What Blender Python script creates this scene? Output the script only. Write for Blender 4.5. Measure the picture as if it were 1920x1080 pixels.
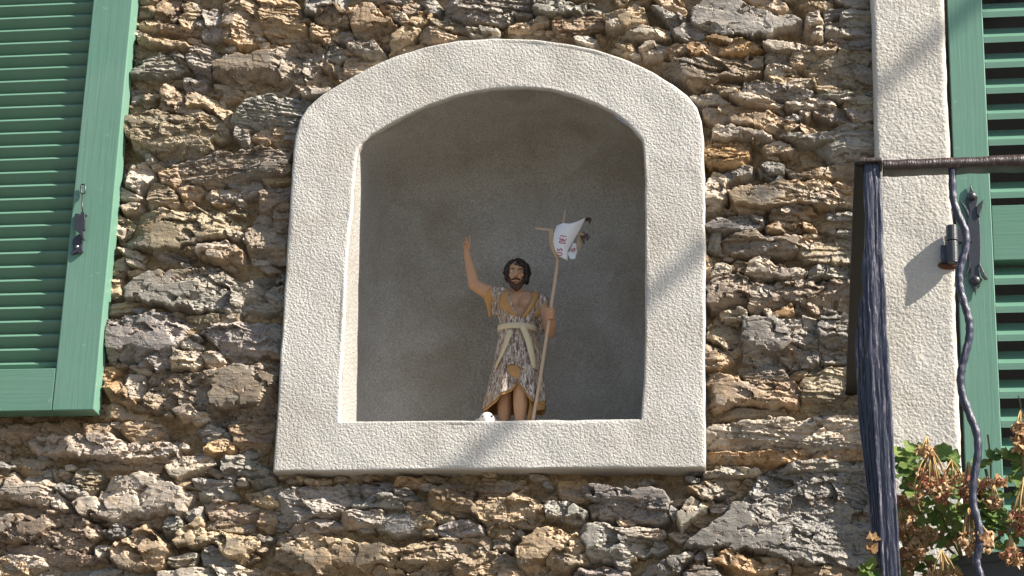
import bpy, bmesh, math, random
import numpy as np
from mathutils import Vector, Matrix

# ------------------------------------------------------------------ clear
for o in list(bpy.data.objects):
    bpy.data.objects.remove(o)
S = bpy.context.scene
COL = S.collection
random.seed(4)

# ------------------------------------------------------------------ camera
FPX = 4400.0                       # focal length in photo pixels (1920 wide)
DIST = 4.4                         # metres from the lens to the wall at the picture centre
_u = np.array([370.0, 12000.0, -FPX]); _u /= np.linalg.norm(_u)      # world up seen from the camera
_h = np.array([1.0, 0.0234, 0.148]); _h -= _u * _h.dot(_u); _h /= np.linalg.norm(_h)
_y = np.cross(_u, _h)                                               # into the wall
RW = np.array([_h, _y, _u])                                         # camera axes -> world axes
FWD = RW @ np.array([0, 0, -1.0])
ZC = 3.10                          # height of the picture centre on the wall
CAM = np.array([0, 0, ZC]) - FWD * DIST
cam_data = bpy.data.cameras.new("camera")
cam = bpy.data.objects.new("camera", cam_data)
COL.objects.link(cam)
M4 = Matrix([[*RW[0], CAM[0]], [*RW[1], CAM[1]], [*RW[2], CAM[2]], [0, 0, 0, 1]])
cam.matrix_world = M4
cam_data.sensor_width = 36.0
cam_data.lens = FPX / 1920.0 * 36.0
cam_data.clip_start = 0.05
cam_data.clip_end = 800.0
S.camera = cam

# ------------------------------------------------------------------ light
SUN = np.array([1.0, -0.31, 0.88]); SUN /= np.linalg.norm(SUN)
W_ = bpy.data.worlds.new("World"); S.world = W_; W_.use_nodes = True
nt = W_.node_tree; bgn = nt.nodes["Background"]
sky = nt.nodes.new("ShaderNodeTexSky"); sky.sky_type = 'NISHITA'; sky.sun_disc = False
sky.sun_elevation = math.asin(SUN[2]); sky.sun_rotation = math.atan2(SUN[0], SUN[1])
sky.air_density = 1.0; sky.dust_density = 1.0; sky.ozone_density = 1.0
nt.links.new(sky.outputs[0], bgn.inputs[0]); bgn.inputs[1].default_value = 0.070
sun_d = bpy.data.lights.new("sun", 'SUN'); sun_d.energy = 5.0; sun_d.angle = math.radians(0.5)
sun_d.color = (1.0, 0.93, 0.82)
sun_o = bpy.data.objects.new("sun", sun_d); COL.objects.link(sun_o)
sun_o.rotation_euler = Vector(SUN).to_track_quat('Z', 'Y').to_euler(); sun_o.location = (6, -6, 9)
S.view_settings.view_transform = 'Standard'; S.view_settings.look = 'None'
S.view_settings.gamma = 1.0; S.view_settings.use_curve_mapping = False
S.view_settings.exposure = 1.22

# ------------------------------------------------------------------ helpers
def W(px, py, off=0.0):
    """point on the plane `off` metres in front of the wall that the photo shows at pixel px, py"""
    d = RW @ np.array([(px - 960.0) / FPX, (540.0 - py) / FPX, -1.0])
    t = (-off - CAM[1]) / d[1]
    return CAM + d * t

def WA(pts, off=0.0):
    return np.array([W(x, y, off) for x, y in pts])

def hash2(ix, iy, seed):
    ix = ix.astype(np.int64); iy = iy.astype(np.int64)
    n = (ix * 374761393 + iy * 668265263 + seed * 974634321) & 0xffffffff
    n = ((n ^ (n >> 13)) * 1274126177) & 0xffffffff
    n = n ^ (n >> 16)
    return (n & 0xffffff) / float(0xffffff)

def vn(x, y, seed=0):
    fx = np.floor(x); fy = np.floor(y)
    tx = x - fx; ty = y - fy
    tx = tx * tx * tx * (tx * (tx * 6 - 15) + 10); ty = ty * ty * ty * (ty * (ty * 6 - 15) + 10)
    a = hash2(fx, fy, seed); b = hash2(fx + 1, fy, seed)
    c = hash2(fx, fy + 1, seed); d = hash2(fx + 1, fy + 1, seed)
    return (a * (1 - tx) + b * tx) * (1 - ty) + (c * (1 - tx) + d * tx) * ty

def fbm(x, y, seed=0, oct=4, gain=0.5):
    v = np.zeros_like(x); a = 1.0; s = 0.0
    for i in range(oct):
        v += a * (vn(x * 2 ** i + 17.3 * i, y * 2 ** i - 9.1 * i, seed + i) - 0.5) * 2
        s += a; a *= gain
    return v / s

def ridged(x, y, seed=0, oct=4):
    v = np.zeros_like(x); a = 1.0; s = 0.0
    for i in range(oct):
        v += a * (1 - np.abs(vn(x * 2 ** i + 5.7 * i, y * 2 ** i + 3.3 * i, seed + i) * 2 - 1))
        s += a; a *= 0.5
    return v / s

def poly_sd(P, poly):
    """signed distance, positive inside"""
    n = len(poly); d2 = np.full(len(P), 1e9); ins = np.zeros(len(P), bool)
    for i in range(n):
        a = poly[i]; b = poly[(i + 1) % n]
        e = b - a; w = P - a
        t = np.clip((w @ e) / max(e @ e, 1e-12), 0, 1)
        q = w - np.outer(t, e)
        d2 = np.minimum(d2, (q * q).sum(1))
        c = (a[1] > P[:, 1]) != (b[1] > P[:, 1])
        with np.errstate(divide='ignore', invalid='ignore'):
            xx = (b[0] - a[0]) * (P[:, 1] - a[1]) / (b[1] - a[1] + 1e-15) + a[0]
        ins ^= c & (P[:, 0] < xx)
    return np.where(ins, 1, -1) * np.sqrt(d2)

def np_mesh(name, verts, faces, smooth=True):
    me = bpy.data.meshes.new(name)
    verts = np.asarray(verts, np.float32)
    if isinstance(faces, np.ndarray) and faces.ndim == 2:
        k = faces.shape[1]; nf = len(faces)
        me.vertices.add(len(verts)); me.vertices.foreach_set("co", verts.ravel())
        me.loops.add(nf * k); me.loops.foreach_set("vertex_index", faces.astype(np.int32).ravel())
        me.polygons.add(nf)
        me.polygons.foreach_set("loop_start", np.arange(0, nf * k, k, dtype=np.int32))
        me.polygons.foreach_set("loop_total", np.full(nf, k, np.int32))
        me.update(calc_edges=True)
    else:
        me.from_pydata([tuple(map(float, v)) for v in verts], [], [tuple(int(i) for i in f) for f in faces])
        me.update()
    me.polygons.foreach_set("use_smooth", np.full(len(me.polygons), smooth, bool))
    return me

ORG = {}                            # world place of every object, so that children can be set relative
def put(name, me, mat, parent=None, origin=None):
    o = bpy.data.objects.new(name, me)
    COL.objects.link(o)
    if mat is not None and me is not None and len(me.materials) == 0:
        me.materials.append(mat)
    origin = np.zeros(3) if origin is None else np.array(origin, float)
    ORG[o.name] = origin
    if parent is not None:
        o.parent = parent; o.location = Vector(origin - ORG[parent.name])
    else:
        o.location = Vector(origin)
    return o

def mesh(name, verts, faces, mat, parent=None, smooth=True, origin=None):
    verts = np.asarray(verts, float)
    if origin is None:
        origin = verts.mean(0)
    return put(name, np_mesh(name, verts - origin, faces, smooth), mat, parent, origin)

def tag(o, label, cat=None, group=None, kind=None):
    if label: o['label'] = label
    if cat: o['category'] = cat
    if group: o['group'] = group
    if kind: o['kind'] = kind
    return o

def thing(name, label, cat, loc, group=None):
    o = put(name, None, None, None, loc)
    o.empty_display_size = 0.1
    return tag(o, label, cat, group)

class MB:
    """collects shapes for one mesh object"""
    def __init__(s): s.v = []; s.f = []
    def add(s, v, f):
        k = len(s.v); s.v += [tuple(map(float, p)) for p in v]; s.f += [tuple(i + k for i in q) for q in f]; return s
    def hexa(s, p):                 # 8 points: bottom ring then top ring
        return s.add(p, [(3, 2, 1, 0), (4, 5, 6, 7), (0, 1, 5, 4), (1, 2, 6, 5), (2, 3, 7, 6), (3, 0, 4, 7)])
    def box(s, x0, x1, y0, y1, z0, z1):
        return s.hexa([(x0, y0, z0), (x1, y0, z0), (x1, y1, z0), (x0, y1, z0), (x0, y0, z1), (x1, y0, z1), (x1, y1, z1), (x0, y1, z1)])
    def tube(s, pts, r, n=8, flat=1.0, cap=True, up=None):
        pts = [np.array(p, float) for p in pts]; m = len(pts)
        rr = r if hasattr(r, '__len__') else [r] * m
        v = []; prev = np.array(up if up is not None else (0.31, -0.8, 0.5), float)
        for i in range(m):
            t = pts[min(i + 1, m - 1)] - pts[max(i - 1, 0)]; t /= np.linalg.norm(t) + 1e-12
            a = prev - t * prev.dot(t); a /= np.linalg.norm(a) + 1e-12; prev = a
            b = np.cross(t, a)
            for k in range(n):
                q = 2 * math.pi * k / n
                v.append(pts[i] + rr[i] * (math.cos(q) * a * flat + math.sin(q) * b))
        f = [(i * n + k, i * n + (k + 1) % n, (i + 1) * n + (k + 1) % n, (i + 1) * n + k) for i in range(m - 1) for k in range(n)]
        if cap: f += [tuple(range(n))[::-1], tuple(range((m - 1) * n, m * n))]
        return s.add(v, f)
    def ball(s, c, r, n=10, m=7, rot=None):
        c = np.array(c, float); r = np.array(r if hasattr(r, '__len__') else (r, r, r), float); v = []; f = []
        for i in range(1, m):
            t = math.pi * i / m
            for k in range(n):
                q = 2 * math.pi * k / n
                p = np.array([math.sin(t) * math.cos(q), math.sin(t) * math.sin(q), math.cos(t)]) * r
                v.append(c + (rot @ p if rot is not None else p))
        top = np.array([0, 0, r[2]]); 
        if rot is not None: top = rot @ top
        v.append(c + top); v.append(c - top); T = len(v) - 2
        f += [(i * n + k, (i + 1) * n + k, (i + 1) * n + (k + 1) % n, i * n + (k + 1) % n) for i in range(m - 2) for k in range(n)]
        f += [(T, k, (k + 1) % n) for k in range(n)] + [(T + 1, (m - 2) * n + (k + 1) % n, (m - 2) * n + k) for k in range(n)]
        return s.add(v, f)
    def sheet(s, grid):             # rows of points
        R = len(grid); C = len(grid[0])
        return s.add([p for r in grid for p in r], [(i * C + j, i * C + j + 1, (i + 1) * C + j + 1, (i + 1) * C + j) for i in range(R - 1) for j in range(C - 1)])
    def build(s, name, mat, parent=None, smooth=False, origin=None, bevel=0.0, seg=2):
        o = mesh(name, s.v, s.f, mat, parent, smooth, origin)
        if bevel: add_bevel(o, bevel, seg)
        return o

def add_bevel(o, w, seg=2):
    m = o.modifiers.new("edge", 'BEVEL'); m.width = w; m.segments = seg; m.limit_method = 'ANGLE'; m.angle_limit = math.radians(40)
    return o

def grid_faces(nr, nc):
    i, j = np.meshgrid(np.arange(nr - 1), np.arange(nc - 1), indexing='ij')
    a = (i * nc + j).ravel()
    return np.stack([a, a + 1, a + nc + 1, a + nc], 1)

# ------------------------------------------------------------------ materials
class Mat:
    def __init__(s, name):
        s.m = bpy.data.materials.new(name); s.m.use_nodes = True
        s.nt = s.m.node_tree; s.b = s.nt.nodes["Principled BSDF"]
        s.co = s.nt.nodes.new("ShaderNodeTexCoord").outputs["Object"]
    def n(s, t, **k):
        nd = s.nt.nodes.new(t)
        for a, v in k.items(): setattr(nd, a, v)
        return nd
    def link(s, a, b): s.nt.links.new(a, b)
    def mapping(s, sc=(1, 1, 1), src=None, rot=(0, 0, 0)):
        m = s.n("ShaderNodeMapping"); m.inputs["Scale"].default_value = sc; m.inputs["Rotation"].default_value = rot
        s.link(src or s.co, m.inputs["Vector"]); return m.outputs[0]
    def noise(s, scale, detail=5, rough=0.55, vec=None, dist=0.0):
        n = s.n("ShaderNodeTexNoise"); n.inputs["Scale"].default_value = scale; n.inputs["Detail"].default_value = detail
        n.inputs["Roughness"].default_value = rough; n.inputs["Distortion"].default_value = dist
        s.link(vec or s.co, n.inputs["Vector"]); return n.outputs["Fac"]
    def vor(s, scale, vec=None, feature='F1', rand=1.0):
        n = s.n("ShaderNodeTexVoronoi", feature=feature); n.inputs["Scale"].default_value = scale; n.inputs["Randomness"].default_value = rand
        s.link(vec or s.co, n.inputs["Vector"]); return n.outputs["Distance"]
    def ramp(s, fac, stops):
        r = s.n("ShaderNodeValToRGB"); e = r.color_ramp.elements
        while len(e) < len(stops): e.new(0.5)
        for k, (p, c) in enumerate(stops):
            e[k].position = p; e[k].color = (*c, 1) if len(c) == 3 else c
        s.link(fac, r.inputs[0]); return r.outputs[0]
    def step(s, fac, a, b):
        m = s.n("ShaderNodeMapRange"); m.inputs["From Min"].default_value = a; m.inputs["From Max"].default_value = b
        s.link(fac, m.inputs["Value"]); return m.outputs[0]
    def mix(s, fac, a, b, mode='MIX'):
        m = s.n("ShaderNodeMix", data_type='RGBA', blend_type=mode)
        for sock, v in ((m.inputs["Factor"], fac), (m.inputs["A"], a), (m.inputs["B"], b)):
            pass
        ins = [i for i in m.inputs if i.type == 'RGBA']
        f = m.inputs[0]
        if isinstance(fac, (int, float)): f.default_value = fac
        else: s.link(fac, f)
        for sock, v in ((ins[0], a), (ins[1], b)):
            if isinstance(v, tuple): sock.default_value = (*v, 1) if len(v) == 3 else v
            else: s.link(v, sock)
        return [o for o in m.outputs if o.type == 'RGBA'][0]
    def math(s, op, a, b=0.0):
        m = s.n("ShaderNodeMath", operation=op)
        for k, v in enumerate((a, b)):
            if isinstance(v, (int, float)): m.inputs[k].default_value = v
            else: s.link(v, m.inputs[k])
        return m.outputs[0]
    def bump(s, h, dist, strength=1.0, prev=None):
        b = s.n("ShaderNodeBump"); b.inputs["Distance"].default_value = dist; b.inputs["Strength"].default_value = strength
        s.link(h, b.inputs["Height"])
        if prev is not None: s.link(prev, b.inputs["Normal"])
        return b.outputs[0]
    def out(s, color=None, rough=0.8, normal=None, spec=0.3, metal=0.0):
        if color is not None:
            if isinstance(color, tuple): s.b.inputs["Base Color"].default_value = (*color, 1)
            else: s.link(color, s.b.inputs["Base Color"])
        if isinstance(rough, (int, float)): s.b.inputs["Roughness"].default_value = rough
        else: s.link(rough, s.b.inputs["Roughness"])
        s.b.inputs["Specular IOR Level"].default_value = spec
        s.b.inputs["Metallic"].default_value = metal
        if normal is not None: s.link(normal, s.b.inputs["Normal"])
        return s.m

def mat_stone(name="stone_schist"):
    m = Mat(name)
    oi = m.n("ShaderNodeObjectInfo")
    sh = m.n("ShaderNodeVectorMath", operation='ADD'); m.link(m.co, sh.inputs[0])
    sc = m.n("ShaderNodeVectorMath", operation='SCALE'); m.link(oi.outputs["Random"], sc.inputs["Scale"]); sc.inputs[0].default_value = (7.1, 3.3, 5.7)
    m.link(sc.outputs[0], sh.inputs[1]); v = sh.outputs[0]
    lay = m.mapping((7, 7, 34), v)
    n1 = m.noise(1.0, 7, 0.65, lay, 0.6)              # bedding streaks
    n2 = m.noise(26, 6, 0.62, v)                      # blotches
    n3 = m.noise(240, 4, 0.7, v)                      # grain
    base = oi.outputs["Color"]
    c = m.mix(m.step(n1, 0.34, 0.68), m.mix(1.0, base, (0.60, 0.58, 0.57), 'MULTIPLY'), m.mix(1.0, base, (1.35, 1.30, 1.22), 'MULTIPLY'))
    rust = m.noise(13, 5, 0.6, m.mapping((1, 1, 2.2), v), 0.4)
    c = m.mix(m.math('MULTIPLY', m.step(rust, 0.57, 0.75), 0.6), c, (0.34, 0.20, 0.09))
    grey = m.noise(9, 5, 0.6, m.mapping((1.3, 1, 1.6), v), 0.2)
    c = m.mix(m.math('MULTIPLY', m.step(grey, 0.50, 0.66), 0.55), c, (0.30, 0.292, 0.275))
    pale = m.noise(44, 5, 0.7, v)
    c = m.mix(m.math('MULTIPLY', m.step(pale, 0.60, 0.74), 0.7), c, (0.52, 0.475, 0.40))
    c = m.mix(m.step(n2, 0.3, 0.75), m.mix(1.0, c, (0.72, 0.70, 0.68), 'MULTIPLY'), c)
    c = m.mix(0.5, c, m.mix(m.step(n3, 0.3, 0.7), (0.55, 0.55, 0.55), (1.3, 1.3, 1.3)), 'MULTIPLY')
    h = m.math('ADD', m.math('MULTIPLY', n1, 0.8), m.math('ADD', m.math('MULTIPLY', n2, 0.6), m.math('MULTIPLY', n3, 0.20)))
    return m.out(c, m.step(n2, 0.0, 1.6), m.bump(h, 0.0042, 1.0), 0.25)

def mat_mortar():
    m = Mat("earth_mortar")
    n1 = m.noise(15, 6, 0.6); n2 = m.noise(110, 5, 0.7); n3 = m.noise(380, 3, 0.7); g = m.vor(170)
    c = m.ramp(n1, [(0.28, (0.21, 0.145, 0.085)), (0.5, (0.35, 0.255, 0.15)), (0.72, (0.46, 0.37, 0.245))])
    c = m.mix(m.math('MULTIPLY', m.step(g, 0.35, 0.1), 0.35), c, (0.48, 0.41, 0.30))
    c = m.mix(0.6, c, m.mix(m.step(n2, 0.3, 0.7), (0.6, 0.58, 0.55), (1.25, 1.22, 1.2)), 'MULTIPLY')
    h = m.math('ADD', m.math('MULTIPLY', n2, 1.0), m.math('ADD', m.math('MULTIPLY', n3, 0.35), m.math('MULTIPLY', g, -0.5)))
    return m.out(c, 0.95, m.bump(h, 0.006, 1.0), 0.1)

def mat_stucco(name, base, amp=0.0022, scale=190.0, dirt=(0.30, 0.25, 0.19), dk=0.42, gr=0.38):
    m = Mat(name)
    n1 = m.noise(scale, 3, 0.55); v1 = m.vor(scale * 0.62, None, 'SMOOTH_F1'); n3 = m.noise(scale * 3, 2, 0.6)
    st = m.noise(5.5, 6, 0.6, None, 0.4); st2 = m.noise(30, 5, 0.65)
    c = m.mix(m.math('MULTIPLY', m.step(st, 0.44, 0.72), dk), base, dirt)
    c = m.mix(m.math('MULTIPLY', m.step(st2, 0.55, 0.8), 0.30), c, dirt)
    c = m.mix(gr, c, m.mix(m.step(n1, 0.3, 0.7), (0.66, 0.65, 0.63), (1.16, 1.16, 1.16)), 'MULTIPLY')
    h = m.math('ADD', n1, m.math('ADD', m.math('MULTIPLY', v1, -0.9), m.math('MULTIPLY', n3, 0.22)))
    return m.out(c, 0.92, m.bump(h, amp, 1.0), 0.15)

def mat_paint(name, base, grain_axis='z', rough=0.42):
    m = Mat(name)
    sc = {'z': (170, 170, 7), 'x': (7, 170, 170)}[grain_axis]
    g = m.noise(1.0, 5, 0.6, m.mapping(sc)); b = m.noise(9, 5, 0.6); f = m.noise(500, 2, 0.5)
    c = m.mix(m.step(b, 0.35, 0.7), base, tuple(x * y for x, y in zip(base, (1.14, 1.06, 1.12))))
    c = m.mix(m.math('MULTIPLY', m.step(g, 0.55, 0.8), 0.25), c, tuple(x * 0.78 for x in base))
    fd = m.noise(3.2, 6, 0.65); c = m.mix(m.math('MULTIPLY', m.step(fd, 0.46, 0.72), 0.25), c, tuple(0.55 * x + 0.16 for x in base))
    sp = m.noise(65, 3, 0.5); c = m.mix(m.math('MULTIPLY', m.step(sp, 0.70, 0.76), 0.5), c, (0.33, 0.36, 0.31))
    h = m.math('ADD', g, m.math('MULTIPLY', f, 0.25))
    return m.out(c, m.step(b, -1.2, 2.2) if rough is None else rough, m.bump(h, 0.0007, 0.8), 0.4)

def mat_simple(name, color, rough=0.6, metal=0.0, spec=0.4, var=0.25, scale=60, bump=0.0, bscale=None):
    m = Mat(name); n = m.noise(scale, 5, 0.6)
    c = m.mix(n, tuple(x * (1 - var) for x in color), tuple(min(1, x * (1 + var)) for x in color))
    return m.out(c, rough, m.bump(m.noise(bscale or scale * 4, 4, 0.6), bump) if bump else None, spec, metal)

def mat_iron(name="painted_iron", base=(0.013, 0.015, 0.032), mid=(0.032, 0.033, 0.062), pale=(0.30, 0.26, 0.31)):
    m = Mat(name)
    g = m.noise(1.0, 6, 0.65, m.mapping((150, 150, 10))); n = m.noise(80, 5, 0.65); st = m.noise(1.0, 6, 0.7, m.mapping((210, 210, 28))); big = m.noise(12, 4, 0.6)
    c = m.mix(m.step(g, 0.35, 0.7), base, mid)
    c = m.mix(m.math('MULTIPLY', m.step(st, 0.57, 0.63), 0.7), c, pale)  # pale streaks: worn paint and glossy highlights put into the colour
    c = m.mix(m.math('MULTIPLY', m.step(big, 0.62, 0.74), 0.6), c, (0.085, 0.040, 0.022))
    h = m.math('ADD', m.math('MULTIPLY', g, 0.35), m.math('MULTIPLY', st, 1.0))
    return m.out(c, 0.33, m.bump(h, 0.0017, 1.0), 0.6)

M = {}
M['stone'] = mat_stone()
M['mortar'] = mat_mortar()
M['stucco'] = mat_stucco("white_roughcast", (0.570, 0.546, 0.506), 0.0017, 360.0)
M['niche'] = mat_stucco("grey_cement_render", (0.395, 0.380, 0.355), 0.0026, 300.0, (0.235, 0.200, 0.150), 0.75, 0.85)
M['plaster'] = mat_stucco("cream_plaster", (0.555, 0.525, 0.475), 0.0017, 280.0, (0.42, 0.36, 0.28))
M['green'] = mat_paint("green_paint", (0.120, 0.248, 0.180))
M['green_x'] = mat_paint("green_paint_slat", (0.108, 0.228, 0.160), 'x')
M['iron'] = mat_iron()
M['black'] = mat_simple("black_iron", (0.030, 0.031, 0.038), 0.38, 0.0, 0.6, 0.3, 90, 0.0006)
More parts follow.
